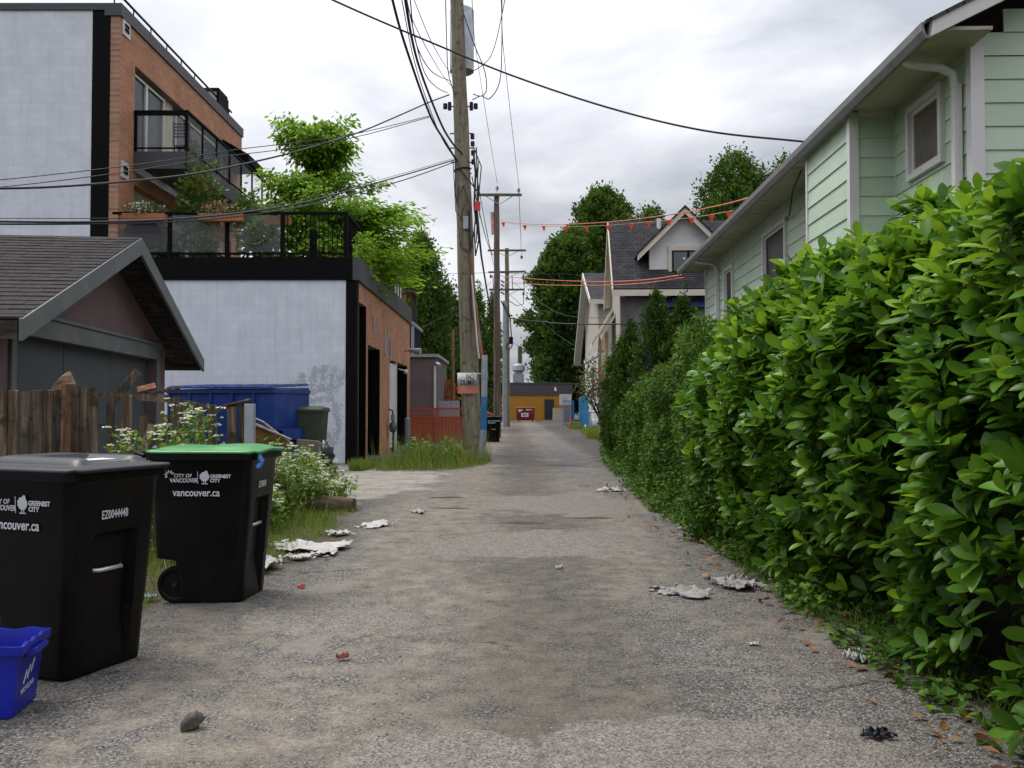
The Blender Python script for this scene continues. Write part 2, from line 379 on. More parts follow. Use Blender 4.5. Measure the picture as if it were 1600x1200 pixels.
# ---------------- ground ----------------
def lane_right(y):  # right edge of the lane
    return float(np.interp(y, [0, 4, 12, 24, 38, 60, 110], [2.35, 2.3, 2.3, 2.75, 3.7, 4.6, 6.0]))
def lane_mat():
    m, n, l, p = newmat('worn_asphalt'); v = objco(n, l)
    big = noise_(n, l, v, .55, 8, .62, .7)
    vs = objco(n, l, scale=(1.0, .25, 1)); streak = noise_(n, l, vs, 1.1, 7, .6, .3)
    mid = noise_(n, l, v, 4.5, 9, .7)
    fine = noise_(n, l, v, 55, 5, .75)
    # exposed aggregate
    vo = n.new('ShaderNodeTexVoronoi'); vo.inputs['Scale'].default_value = 105; l.new(v, vo.inputs['Vector'])
    vo2 = n.new('ShaderNodeTexVoronoi'); vo2.inputs['Scale'].default_value = 28; l.new(v, vo2.inputs['Vector'])
    stone = ramp(n, l, vo.outputs['Color'], [(.12, (.016, .015, .015)), (.4, (.08, .077, .074)), (.65, (.145, .136, .126)), (.95, (.33, .315, .295))])
    dirt = ramp(n, l, mid, [(.3, (.10, .085, .067)), (.5, (.172, .147, .118)), (.72, (.25, .218, .178))])
    fac0 = n.new('ShaderNodeMath'); fac0.operation = 'ADD'; l.new(streak, fac0.inputs[0]); l.new(mid, fac0.inputs[1])
    sx_ = n.new('ShaderNodeSeparateXYZ'); l.new(v, sx_.inputs[0]); ab = n.new('ShaderNodeMath'); ab.operation = 'ADD'; l.new(sx_.outputs[0], ab.inputs[0]); ab.inputs[1].default_value = .15
    ab2 = n.new('ShaderNodeMath'); ab2.operation = 'ABSOLUTE'; l.new(ab.outputs[0], ab2.inputs[0]); er = n.new('ShaderNodeMapRange'); l.new(ab2.outputs[0], er.inputs[0]); er.inputs[1].default_value = .9; er.inputs[2].default_value = 2.0; er.inputs[3].default_value = .07; er.inputs[4].default_value = -.13
    fac1 = n.new('ShaderNodeMath'); fac1.operation = 'ADD'; l.new(fac0.outputs[0], fac1.inputs[0]); l.new(er.outputs[0], fac1.inputs[1]); fac0 = fac1
    fm = n.new('ShaderNodeMapRange'); l.new(fac0.outputs[0], fm.inputs[0]); fm.inputs[1].default_value = .88; fm.inputs[2].default_value = 1.1
    fm.inputs[3].default_value = .85; fm.inputs[4].default_value = .1
    cc = mix(n, l, fm.outputs[0], dirt, stone)
    # dark pits everywhere
    pit = ramp(n, l, vo2.outputs['Distance'], [(.05, (.35,)*3), (.22, (1,)*3)]); pf = ramp(n, l, noise_(n, l, v, 9, 3), [(.5, (0,)*3), (.6, (1,)*3)])
    cc = mix(n, l, pf, cc, mix(n, l, 1, cc, pit, 'MULTIPLY'))
    fi = ramp(n, l, fine, [(.3, (.55,)*3), (.68, (1.3,)*3)]); cc = mix(n, l, 1, cc, fi, 'MULTIPLY')
    # pale smoother patches left of old surfacing
    pa = ramp(n, l, big, [(.595, (0,)*3), (.625, (.75,)*3)]); pc = ramp(n, l, noise_(n, l, v, 14, 8, .7), [(.3, (.13, .118, .10)), (.7, (.23, .21, .185))])
    cc = mix(n, l, pa, cc, pc)
    # wheel tracks: coarse dark strips along the lane (x position), soft edges
    s = n.new('ShaderNodeSeparateXYZ'); l.new(v, s.inputs[0])
    wob = n.new('ShaderNodeMath'); wob.operation = 'MULTIPLY_ADD'; l.new(noise_(n, l, v, .8, 4), wob.inputs[0]); wob.inputs[1].default_value = 1.5; l.new(s.outputs[0], wob.inputs[2])
    tr = n.new('ShaderNodeValToRGB'); l.new(wob.outputs[0], tr.inputs[0])
    mr = n.new('ShaderNodeMapRange'); l.new(wob.outputs[0], mr.inputs[0]); mr.inputs[1].default_value = -4; mr.inputs[2].default_value = 4; l.new(mr.outputs[0], tr.inputs[0])
    e = tr.color_ramp.elements; e[0].position = .1; e[0].color = (.95,)*3+(1,); e[1].position = .97; e[1].color = (.6,)*3+(1,)
    for q, c in ((.3, .75), (.4, 1.12), (.52, 1.1), (.6, .72), (.67, .75), (.74, 1.15), (.86, 1.1), (.91, .66)):
        k = e.new(q); k.color = (c, c, c, 1)
    cc = mix(n, l, 1.0, cc, tr.outputs[0], 'MULTIPLY')
    # cracks
    vc = n.new('ShaderNodeTexVoronoi'); vc.feature = 'DISTANCE_TO_EDGE'; vc.inputs['Scale'].default_value = .45
    dv = n.new('ShaderNodeVectorMath'); dv.operation = 'MULTIPLY_ADD'
    tn = n.new('ShaderNodeTexNoise'); tn.inputs['Scale'].default_value = 1.8; tn.inputs['Detail'].default_value = 6; l.new(v, tn.inputs['Vector'])
    l.new(tn.outputs['Color'], dv.inputs[0]); dv.inputs[1].default_value = (1.6, 1.6, 0); l.new(v, dv.inputs[2]); l.new(dv.outputs[0], vc.inputs['Vector'])
    ck = ramp(n, l, vc.outputs['Distance'], [(.0, (.3,)*3), (.011, (1,)*3)]); cf = ramp(n, l, noise_(n, l, v, .7, 3), [(.52, (0,)*3), (.6, (1,)*3)])
    cc = mix(n, l, cf, cc, mix(n, l, 1, cc, ck, 'MULTIPLY'))
    def emask(cx, cy, rx, ry, nf=1.0, soft=.03, amp=.9):
        a = n.new('ShaderNodeVectorMath'); a.operation = 'SUBTRACT'; l.new(v, a.inputs[0]); a.inputs[1].default_value = (cx, cy, 0)
        b_ = n.new('ShaderNodeVectorMath'); b_.operation = 'MULTIPLY'; l.new(a.outputs[0], b_.inputs[0]); b_.inputs[1].default_value = (1/rx, 1/ry, 0)
        c = n.new('ShaderNodeVectorMath'); c.operation = 'LENGTH'; l.new(b_.outputs[0], c.inputs[0])
        k = n.new('ShaderNodeMath'); k.operation = 'MULTIPLY_ADD'; l.new(noise_(n, l, v, nf, 7, .6), k.inputs[0]); k.inputs[1].default_value = amp; l.new(c.outputs['Value'], k.inputs[2])
        return ramp(n, l, k.outputs[0], [((1+amp*.5-soft)/2, (1,)*3), ((1+amp*.5+soft)/2, (0,)*3)]) if False else ramp(n, l, half(k.outputs[0]), [((1+amp*.5-soft)/2, (1,)*3), ((1+amp*.5+soft)/2, (0,)*3)])
    def half(x):
        k = n.new('ShaderNodeMath'); k.operation = 'MULTIPLY'; l.new(x, k.inputs[0]); k.inputs[1].default_value = .5; return k.outputs[0]
    conc = mix(n, l, 1, ramp(n, l, noise_(n, l, v, 2.6, 10, .75, .4), [(.3, (.16, .145, .12)), (.5, (.27, .25, .215)), (.7, (.38, .36, .325))]), ramp(n, l, noise_(n, l, v, 40, 4, .7), [(.3, (.65,)*3), (.7, (1.25,)*3)]), 'MULTIPLY')
    smooth_ = mix(n, l, 1, ramp(n, l, noise_(n, l, v, 9, 9, .75), [(.3, (.15, .13, .11)), (.7, (.25, .228, .20))]), ramp(n, l, vo.outputs['Color'], [(.2, (.55,)*3), (.5, (1,)*3), (.9, (1.3,)*3)]), 'MULTIPLY'); smooth_ = mix(n, l, 1, smooth_, fi, 'MULTIPLY'); conc = mix(n, l, .7, conc, fi, 'MULTIPLY')
    for q in ((.85, 3.85, .85, .4, 1.6), (-.25, 3.75, .4, .3, 2.5), (.2, 9.6, 1.3, .9, 1.2), (-1.2, 6.2, .6, .4, 2.5), (.9, 13.5, 1.3, 1.3, .9)):
        cc = mix(n, l, emask(q[0], q[1], q[2], q[3], q[4]*1.5, .06, 1.9), cc, smooth_)
    cc = mix(n, l, emask(-4.6, 17.8, 3.2, 5.0, .8, .04), cc, conc)
    patch = ramp(n, l, noise_(n, l, v, 60, 5, .75), [(.3, (.12, .118, .118)), (.7, (.235, .232, .232))]); cc = mix(n, l, emask(.75, 27.5, 1.3, 8.5, 1.1, .05, 1.4), cc, mix(n, l, 1, cc, (.82, .84, .9), 'MULTIPLY'))
    for q in ((.15, 11.2, .3, .10), (-.9, 12.9, .28, .09), (1.0, 11.8, .34, .1), (1.1, 22.5, .5, .2), (-1.1, 14.5, .3, .12)):   # pot holes
        cc = mix(n, l, emask(q[0], q[1], q[2], q[3], 1.6, .12), cc, (.05, .045, .04))
    soilc = ramp(n, l, noise_(n, l, v, 12, 6), [(.3, (.035, .03, .015)), (.7, (.09, .075, .04))])
    for q in ((-4.75, 9.6, 2.75, 4.1), (-2.35, 24.3, 1.6, 3.4), (-3.4, 6.6, .8, 1.2)): cc = mix(n, l, emask(*q, 1.3, .12, .6), cc, soilc)
    l.new(cc, p.inputs['Base Color']); p.inputs['Roughness'].default_value = .93; p.inputs['Specular IOR Level'].default_value = .2
    b = bump(n, l, vo.outputs['Distance'], .55, .008, p); b = bump(n, l, mid, .5, .03, p, b); bump(n, l, fine, .4, .005, p, b)
    return m
def grid_sheet(name, x0, x1, y0, y1, nx, ny, zf, mat, xl=None, xr=None, ypow=1.0):
    vs = []; fs = []
    for j in range(ny+1):
        y = y0+(y1-y0)*(j/ny)**ypow; a = xl(y) if xl else x0; b = xr(y) if xr else x1
        for i in range(nx+1):
            x = a+(b-a)*i/nx; vs.append((x, y, zf(x, y)))
    for j in range(ny):
        for i in range(nx): q = j*(nx+1)+i; fs.append((q, q+1, q+nx+2, q+nx+1))
    mb = MB(); mb.add(vs, fs); o = mb.build(name, mat, None, smooth=180); return tag(o, kind='structure')
soil = paint('soil', (.045, .034, .022), .95, .5, 2.5, bstr=.6, bscale=25, bdist=.03, dirt=(.03, .045, .012), dscale=.8, damt=.8)
g = MB(); g.add([(-1500, -1500, -.06), (1500, -1500, -.06), (1500, 1500, -.06), (-1500, 1500, -.06)], [(0, 1, 2, 3)]); tag(g.build('ground', soil), kind='structure')
def lz(x, y): return .014*mnoise.noise(Vector((x*.8, y*.5, 0)))*2 + .006*mnoise.noise(Vector((x*4, y*4, 2)))
lane = grid_sheet('lane', -9, 0, 0, 101, 90, 420, lz, lane_mat(), xl=lambda y: -9.0 if y < 24 else -9+min(1, (y-24)/8)*3.2 if y < 60 else -9.0,
                  xr=lambda y: lane_right(y)+.12*mnoise.noise(Vector((0, y*1.3, 5))), ypow=1.7)
# concrete apron in front of the brick building
def conc_mat():
    m, n, l, p = newmat('old_concrete'); v = objco(n, l)
    c = ramp(n, l, noise_(n, l, v, 2.2, 10, .72, .4), [(.3, (.14, .125, .105)), (.5, (.25, .235, .21)), (.7, (.36, .345, .32))])
    c = mix(n, l, 1, c, ramp(n, l, noise_(n, l, v, 45, 4, .7), [(.3, (.7,)*3), (.7, (1.2,)*3)]), 'MULTIPLY')
    l.new(c, p.inputs['Base Color']); p.inputs['Roughness'].default_value = .9; bump(n, l, noise_(n, l, v, 12, 8, .7), .5, .02, p); return m
concrete = conc_mat()
# loose gravel on the lane (uncountable)
def stone_t(seed):
    r = random.Random(seed); vs = [(r.uniform(-.15, .15), r.uniform(-.15, .15), -.4)]
    for k in range(5): a = k*2*math.pi/5+r.uniform(-.3, .3); q = r.uniform(.75, 1.15); vs.append((q*math.cos(a), q*math.sin(a), r.uniform(-.2, .15)))
    vs.append((r.uniform(-.3, .3), r.uniform(-.3, .3), r.uniform(.4, .65)))
    fs = [(6, 1+k, 1+(k+1) % 5) for k in range(5)] + [(0, 1+(k+1) % 5, 1+k) for k in range(5)]
    return vs, fs
STONES = [stone_t(i) for i in range(6)]
def gravel():
    n = 60000
    Y = 2.2+ (rng.random(n)**1.6)*13; X = rng.uniform(-4.2, 2.35, n)
    d = np.array([mnoise.noise(Vector((x*.9, y*.45, 11))) + .35*mnoise.noise(Vector((x*3, y*3, 4))) for x, y in zip(X, Y)])
    keep = (d + rng.normal(0, .25, n) > -.02) | (rng.random(n) < .12); X, Y = X[keep], Y[keep]; n = len(X)
    P = np.stack([X, Y, np.array([lz(x, y) for x, y in zip(X, Y)])], 1)
    a = rng.random(n)*6.28; ax = np.stack([np.cos(a), np.sin(a), np.zeros(n)], 1); ay = np.stack([-np.sin(a), np.cos(a), np.zeros(n)], 1); az = np.tile([0, 0, 1.], (n, 1))
    s = .0028+.0065*rng.random(n)**3
    m, nn, l, p = newmat('gravel'); at = nn.new('ShaderNodeAttribute'); at.attribute_name = 'tint'
    l.new(ramp(nn, l, at.outputs['Fac'], [(0, (.05, .048, .045)), (.5, (.15, .135, .12)), (.9, (.25, .22, .19)), (1, (.45, .43, .4))]), p.inputs['Base Color']); p.inputs['Roughness'].default_value = .85
    scatter('loose_gravel', STONES, P, ax, ay, az, s, m, kind='stuff')
gravel()

# grass (uncountable)
grassm = leafmat('grass_blades', (.06, .13, .015), (.17, .25, .03), .55, .3, .3, (.36, .28, .09))
def grass(name, X, Y, h, z=0.0, lean=.35, w=1.0):
    n = len(X); P = np.stack([X, Y, np.full(n, z)], 1)
    up = nrm(np.stack([rng.normal(0, lean, n), rng.normal(0, lean, n), np.ones(n)], 1)); side = nrm(np.stack([rng.normal(size=n), rng.normal(size=n), np.zeros(n)], 1))
    x, d, z_ = frames(up, side); sc = h*(0.5+rng.random(n)*.8)
    return scatter(name, BLADE, P, x*w, d, z_, sc, grassm, kind='stuff')
def poly_pts(poly, n):
    poly = np.array(poly); mn, mxx = poly.min(0), poly.max(0); out = []
    while len(out) < n:
        p = rng.uniform(mn, mxx, (n*2, 2)); ins = np.zeros(len(p), bool); j = len(poly)-1
        for i in range(len(poly)):
            xi, yi = poly[i]; xj, yj = poly[j]
            ins ^= ((yi > p[:, 1]) != (yj > p[:, 1])) & (p[:, 0] < (xj-xi)*(p[:, 1]-yi)/(yj-yi+1e-9)+xi); j = i
        out += list(p[ins])
    return np.array(out[:n])
VERGE = [(-7.5, 8.9), (-4.5, 7.2), (-3.0, 5.9), (-2.62, 6.0), (-2.7, 7.0), (-2.2, 7.4), (-2.15, 8.6), (-1.95, 9.7), (-2.1, 10.8), (-2.15, 12.6), (-2.6, 13.6), (-4.5, 14), (-5.5, 12), (-8, 10.2)]
q = poly_pts(VERGE, 46000)
dd = np.array([mnoise.noise(Vector((a*2.2, b*1.5, 3)))+.5*mnoise.noise(Vector((a*6, b*6, 3))) for a, b in q]); q = q[dd+rng.normal(0, .2, len(q)) > -.05]
grass('verge_grass', q[:, 0], q[:, 1], .11, -.01)
q = poly_pts(VERGE, 3000); grass('tall_verge_grass', q[:, 0]-.35, q[:, 1]+.15, .26, -.01, .25, .5)
POLE_W = [(-3.5, 21.2), (-3.0, 20.4), (-2.0, 20.6), (-1.1, 21.4), (-.7, 22.5), (-.55, 24.5), (-.8, 27), (-1.5, 28.5), (-3, 28), (-3.0, 24)]
q = poly_pts(POLE_W, 5200); w_ = np.array([mnoise.noise(Vector((a*1.5, b*1.2, 8))) for a, b in q]); q = q[w_+rng.normal(0, .12, len(q)) > .03]
grass('pole_grass', q[:, 0], q[:, 1], .36, 0, .3, .4); q = poly_pts(POLE_W, 700); grass('pole_tall_grass', q[:, 0], q[:, 1], .75, 0, .3, .25); q = poly_pts(POLE_W, 4200); grass("pole_low_grass", q[:, 0], q[:, 1], .16, 0, .4)
for nm, poly, nn_, h in (('far_grass', [(4.2, 40), (3.55, 42), (4.0, 52), (5.2, 56), (6, 45)], 6000, .35), ('kerb_grass', [(-1.4, 39), (-.85, 40), (-.7, 46), (-1.6, 47)], 3500, .4),
                         ('fence_base_grass', [(4.2, 60), (4.0, 66), (6, 70), (6, 61)], 3500, .4), ('apron_grass', [(-3.75, 20.6), (-3.4, 20.5), (-3.3, 21.5), (-3.8, 21.6)], 900, .25),
                         ('hedge_foot_grass', [(2.15, 4.2), (2.05, 9), (2.1, 14), (2.5, 22), (3.1, 28), (3.6, 28), (2.9, 20), (2.5, 10), (2.7, 4)], 9000, .12)):
    q = poly_pts(poly, nn_); grass(nm, q[:, 0], q[:, 1], h, 0, .4, .9)
# ---------------- left: commercial building ----------------
blockm = brickmat('painted_block', 'xzy', (.62, .66, .73), (.66, .70, .77), (.50, .54, .61), .42, .205, .005, .3, .12, .6, dirt=(.46, .48, .51), streak=(.38, .39, .40), msm=.6)
brick = brickmat('brick', 'yzx', (.50, .195, .08), (.34, .125, .055), (.34, .25, .19), .21, .075, .009, .4, .3)
shade_int = paint('interior', (.03, .028, .026), .9)
dglass = glassmat('dark_glass', (.02, .024, .028), .93)
cglass = glassmat('clear_glass', (.2, .22, .23), .14, .05); hglass = glassmat('curtained_glass', (.03, .035, .04), .35)
BX, BY = -4.05, 23.3
BL = 12.0
b = thing('commercial_building', 'brick and white block building with black fascia and planted roof deck, left of the lane', 'building', (BX, BY, 0))
# local coords: x<0 into building, y along lane
m = MB(); m.box(-13, -.28, 0, .3, 0, 4.78); front = m.build('block_wall', blockm, b)
tag(front, 'white painted block wall with faint grey graffiti')
m = MB(); m.box(-.28, 0.004, -.012, .3, 0, 4.78); m.box(-6.97, -6.5, -.012, .3, 5.37, 12.0); m.build('corner_strip', black_paint, b, split=True)
# brick lane wall with openings (y0,y1,ztop)
OPN = [(.35, 1.55, 4.25), (1.85, 4.15, 3.22), (6.35, 11.3, 3.05)]
m = MB(); y = .3
for (a, c, zt) in OPN:
    m.box(-.3, 0, y, a, 0, 4.78); m.box(-.3, 0, a, c, zt, 4.78); y = c
m.box(-.3, 0, y, BL, 0, 4.78); m.box(-12, 0, BL, BL+.2, 0, 4.78); m.box(-.3,0,.28,.3,0,4.78); m.build('brick_wall', brick, b)
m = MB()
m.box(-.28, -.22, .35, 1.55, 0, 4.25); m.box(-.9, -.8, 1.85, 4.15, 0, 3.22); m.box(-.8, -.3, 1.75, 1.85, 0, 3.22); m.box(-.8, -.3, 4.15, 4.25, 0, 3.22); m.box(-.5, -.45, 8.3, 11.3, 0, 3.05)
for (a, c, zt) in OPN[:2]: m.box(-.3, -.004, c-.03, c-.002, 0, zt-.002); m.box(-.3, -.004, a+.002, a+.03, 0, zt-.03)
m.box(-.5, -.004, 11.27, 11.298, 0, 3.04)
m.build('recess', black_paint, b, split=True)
d = MB(); d.box(-.1, -.04, 6.45, 8.2, .1, 2.95); wd = d.build('door', white_paint, b, bevel=.01)
d = MB(); d.box(-.04, -.02, 6.6, 7.9, .25, 2.6); d.build('door_panel', white_paint, wd, bevel=.02)
d = MB(); d.box(-.14, -.01, 8.2, 8.32, 0, 3.04); d.box(-.14, -.01, 6.352, 6.45, 0, 3.04); d.build('door_frame', white_paint, b, split=True)
m = MB(); m.box(-13, .06, -.05, .1, 4.78, 5.37); m.build('front_fascia', black_paint, b)
m = MB()
for k in range(5): m.box(-.1, .065, -.052+.004*(k > 0)+k*2.45, -.052+(k+1)*2.45-.012, 4.775, 5.375)
m.build('side_fascia', grey_fascia, b)
m = MB(); m.box(-13, -.1, .1, BL, 5.0, 5.2); m.build('deck_slab', concrete, b)
m = MB(); m.box(-.02, .03, 4.95, 5.3, 3.15, 3.9)
for k in range(6): m.box(-.02, .045, 4.98, 5.27, 3.2+k*.11, 3.25+k*.11)
m.build('louvre_vent', galv, b)
for (yy, z0, z1) in ((2.7, 3.6, 4.1), (6.3, 3.0, 3.7)):
    m = MB(); m.box(0, .05, yy, yy+.12, z0, z1); m.build('wall_light', galv, b, bevel=.01)
# flood light on bracket at the far corner
fl = MB(); fl.tube([(.0, 10.5, 3.6), (.25, 10.4, 3.62)], .035); fl.tube([(.2, 10.4, 3.62), (.62, 10.3, 3.56)], [.07, .13], 12); fl.build('flood_light', galv, b, smooth=40)
fl = MB(); fl.tube([(-.1, 9.2, 2.85), (.12, 9.15, 2.8)], .03); fl.add(*ell(.2, 9.1, 2.75, .09, .09, .09, 3, 0)); fl.build('camera_dome', white_paint, b, smooth=180)
# upper storeys (set back): lane face at x=-6.5 local
UX = -6.25; UL = 10.4
m = MB(); m.box(-13, UX-.5, 0.005, .3, 5.37, 12.0); m.build('upper_block_wall', blockm, b)
UO = [(1.0, 9.4, 8.5, 10.8), (.9, 9.4, 5.3, 7.5)]
m = MB(); m.box(UX-.3, UX, 0.0, .95, 5.2, 12.0); m.box(UX-.3, UX, .95, 9.4, 10.8, 12.0); m.box(UX-.3, UX, 9.4, UL, 5.2, 12); m.box(UX-.3, UX, .95, 9.4, 7.52, 7.9); m.box(-12.5, UX, UL-.01, UL+.2, 5.2, 12)
m.build('upper_brick_wall', brick, b)
m = MB(); m.box(UX-.28, UX-.22, .95, 9.4, 7.0, 7.6); m.box(UX-.3, UX-.2, 3.0, 3.25, 5.3, 7.5); m.box(UX-.3, UX-.2, 5.4, 5.7, 5.3, 7.5)
m.box(UX-.3, UX-.2, 3.5, 4.2, 8.4, 10.8); m.build('cream_panel', cream_paint, b)
for (y0, y1, z0, z1, fm) in ((1.0, 2.1, 8.5, 10.7, white_paint), (2.1, 3.4, 8.5, 10.7, white_paint), (4.3, 9.2, 8.5, 10.7, white_paint), (1.0, 2.9, 5.3, 7.0, cream_paint), (3.3, 5.3, 5.3, 7.0, cream_paint), (5.8, 9.2, 5.3, 7.0, cream_paint)):
    f = MB(); t = .07
    f.box(UX-.24, UX-.14, y0, y0+t, z0, z1); f.box(UX-.24, UX-.14, y1-t, y1, z0, z1); f.box(UX-.24, UX-.14, y0+t, y1-t, z1-t, z1); f.box(UX-.24, UX-.14, y0+t, y1-t, z0, z0+t)
    fo = f.build('window_frame', fm, b); g2 = MB(); g2.box(UX-.205, UX-.19, y0+t, y1-t, z0+t, z1-t); g2.build('pane', dglass if z0 < 8 else hglass, fo)
m = MB(); m.box(UX-.45, UX-.4, .95, 9.4, 5.2, 12.0); m.build('dim_interior', paint('curtain', (.30, .31, .33), .9), b)
m = MB(); m.box(UX-.4, UX+.05, -.04, UL+.25, 11.75, 12.08); m.box(-13, UX-.4, -.04, .2, 11.9, 12.08); m.build('parapet_cap', grey_fascia, b)
rl = MB(); rl.tube([(UX-.25, 0, 12.55), (UX-.25, UL-.3, 12.55)], .035)
for k in range(9): rl.tube([(UX-.25, .2+k*1.2, 12.05), (UX-.25, .2+k*1.2, 12.55)], .02)
rl.build('roof_rail', dark_metal, b, smooth=60)
m = MB(); m.box(UX-.9, UX-.2, 8.4, 9.3, 12.05, 12.75); m.build('roof_box', cream_paint, b); m = MB(); m.box(UX-.95, UX-.15, 8.34, 9.35, 12.75, 12.85); m.box(UX-.21, UX-.13, 8.3, 9.4, 12.05, 12.75); m.build('roof_box_trim', black_paint, b)
m = MB(); m.prism([(UX, 8.3, 11.0), (UX+.95, 8.3, 10.45), (UX+.95, 8.3, 10.2), (UX, 8.3, 10.2)], (0, 1.8, 0)); m.build('awning', black_paint, b)
for (z, yy) in ((11.55, .12), (7.75, .12)):
    v = MB(); v.box(UX, UX+.03, yy, yy+.45, z-.22, z+.22); vo = v.build('vent', white_paint, b)
    v = MB(); v.box(UX+.025, UX+.05, yy+.1, yy+.35, z-.1, z-.02); v.box(UX+.025, UX+.05, yy+.1, yy+.35, z+.02, z+.1); v.build('vent_slot', black_paint, vo)
# balcony
BO = UX+1.45
m = MB(); m.box(UX, BO, .92, 9.6, 8.1, 8.3); bal = m.build('balcony', grey_fascia, b)
m = MB(); m.box(UX, BO, .9, .95, 7.95, 8.42); m.box(BO-.02, BO+.04, .9, 9.6, 7.95, 8.42); m.build('balcony_fascia', grey_fascia, bal)
r_ = MB()
r_.box(UX, BO, .9, .97, 9.42, 9.55); r_.box(BO-.05, BO+.03, .9, 9.6, 9.5, 9.56); r_.box(UX, BO, .92, .96, 8.5, 8.54); r_.box(BO-.03, BO+.01, .97, 9.6, 8.5, 8.54)
r_.box(UX+.01, UX+.08, .91, .97, 8.42, 9.42); r_.box(BO-.06, BO+.02, .905, .975, 8.42, 9.5)
for k in range(1, 8): r_.box(BO-.03, BO+.02, .9+k*1.22, .95+k*1.22, 8.42, 9.5)
r_.build('balcony_rail', black_paint, bal)
gl = MB(); gl.box(UX+.1, BO-.1, .93, .94, 8.56, 9.4); gl.build('glass_panel', cglass, bal)
for k in range(7): gl = MB(); gl.box(BO-.015, BO-.005, .98+k*1.22, .88+(k+1)*1.22, 8.56, 9.48); gl.build('glass_panel', cglass, bal)
# deck railing on lower roof
DZ = 5.37
fr = MB()
fr.box(-6.4, -.25, .0, .06, 6.5, 6.57); fr.box(-6.4, -.25, .0, .05, 5.45, 5.5)
for x in (-4.9, -3.4, -1.95, -.3): fr.box(x-.05, x+.05, -.01, .07, DZ, 6.5)
fr.box(-.32, -.25, .06, 9.4, 6.5, 6.57); fr.box(-.3, -.26, .06, 9.4, 5.45, 5.5)
for k in range(1, 8): fr.box(-.32, -.25, k*1.35-.04, k*1.35+.04, DZ, 6.5)
for k in range(13): fr.box(-1.83+k*.118, -1.81+k*.118, .02, .04, 5.5, 6.5)
for k in range(72): fr.box(-.295, -.275, .12+k*.13, .14+k*.13, 5.5, 6.5)
fr.box(-1.7, -1.5, 2.0, 2.1, 5.2, 6.5)
dr = fr.build('deck_railing', black_paint, b)
for x0, x1 in ((-6.3, -4.96), (-4.84, -3.46), (-3.34, -2.01)):
    gl = MB(); gl.box(x0, x1, .02, .03, 5.52, 6.48); gl.build('glass_panel', cglass, dr)
for k in range(3):
    gl = MB(); gl.box(-.29, -.28, 9.5+k*.75, 10.15+k*.75, 5.45, 6.5); gl.build('glass_panel', paint('frosted', (.6, .62, .65), .3), dr)
    gl = MB(); gl.box(-.32, -.25, 9.42+k*.75, 9.5+k*.75, DZ, 6.55); gl.build('rail_post', dark_metal, dr)
gl = MB(); gl.box(-.34, -.22, 9.4, 11.75, 6.55, 6.62); gl.build('top_rail', white_paint, dr)
# rooftop timber post
m = MB(); m.box(-.5, -.42, 11.2, 11.28, 5.3, 7.6); m.build('timber_post', paint('raw_timber', (.42, .3, .16), .8), b)
# graffiti: grey over-painted tag on the block wall
def graffiti():
    gm = paint('overpaint_grey', (.42, .44, .48), .7, .12, 5, bstr=0)
    s = MB(); r = random.Random(5)
    strokes = [(-2.0, 1.75, -1.55, 2.05), (-1.55, 2.05, -1.3, 1.95), (-1.35, 1.95, -1.42, 2.35), (-1.15, 2.0, -1.08, 2.5), (-.9, 2.0, -.82, 2.55), (-.68, 2.0, -.55, 2.5), (-.5, 2.0, -.34, 2.35), (-1.5, 1.75, -.9, 1.95), (-.95, 1.95, -.5, 1.9),
               (-1.25, 1.6, -.75, 1.72), (-.72, 1.8, -.5, 1.45), (-.55, 1.5, -.46, .95), (-.46, .95, -.52, .7), (-.85, .82, -.7, .66), (-.68, .6, -.55, .5)]
    for (x0, z0, x1, z1) in strokes:
        L_ = math.hypot(x1-x0, z1-z0)
        for k in range(int(260*L_)+30):
            t = r.random(); cx = min(-.31, x0+(x1-x0)*t+r.gauss(0, .055)); cz = z0+(z1-z0)*t+r.gauss(0, .05); q = r.uniform(.006, .026); a0 = r.random()*3
            yy = -.003-r.random()*.002
            s.add([(min(-.285, cx+q*math.cos(a0+m_*1.2566)*r.uniform(.7, 1.3)), yy, cz+q*math.sin(a0+m_*1.2566)*r.uniform(.7, 1.3)) for m_ in range(5)], [(0, 1, 2, 3, 4)])
    s.build('painted_over_graffiti', gm, b)
graffiti()

# gas meter
gm = thing('gas_meter', 'small grey gas meter with black valve on the brick wall by the white door', 'gas meter', (BX+.18, BY+5.9, 0))
t = MB(); t.tube([(0, 0, 0), (0, 0, 1.1), (-.02, .0, 1.35), (-.15, 0, 1.4)], .028); t.build('riser_pipe', dark_metal, gm, smooth=50)
t = MB(); t.add(*ell(0, 0, .82, .13, .15, .2, 2, .05)); t.build('meter_body', paint('meter_grey', (.08, .09, .1), .5), gm, smooth=180)
t = MB(); t.tube([(0, -.02, 1.02), (0, -.02, 1.22)], .07, 12); t.build('regulator', paint('reg_blue', (.16, .22, .3), .5), gm, smooth=50)
t = MB(); t.tube([(.02, .08, 0), (.02, .08, .7)], .03); t.build('yellow_pipe', paint('yel', (.45, .35, .06), .5), gm, smooth=50)
bo = thing('bollard', 'grey round steel bollard standing at the far corner of the brick building', 'bollard', (-3.02, 25.9, 0))
t = MB(); t.tube([(0, 0, 0), (0, 0, 1.12)], .085, 16); t.build('post', paint('bollard_grey', (.16, .18, .19), .6, .2, dirt=(.1, .07, .05)), bo, smooth=40)
t = MB(); t.tube([(0, 0, 1.12), (0, 0, 1.15), (0, 0, 1.17)], [.085, .07, .02], 16); t.build('cap', MATS['bollard_grey'], bo, smooth=40)

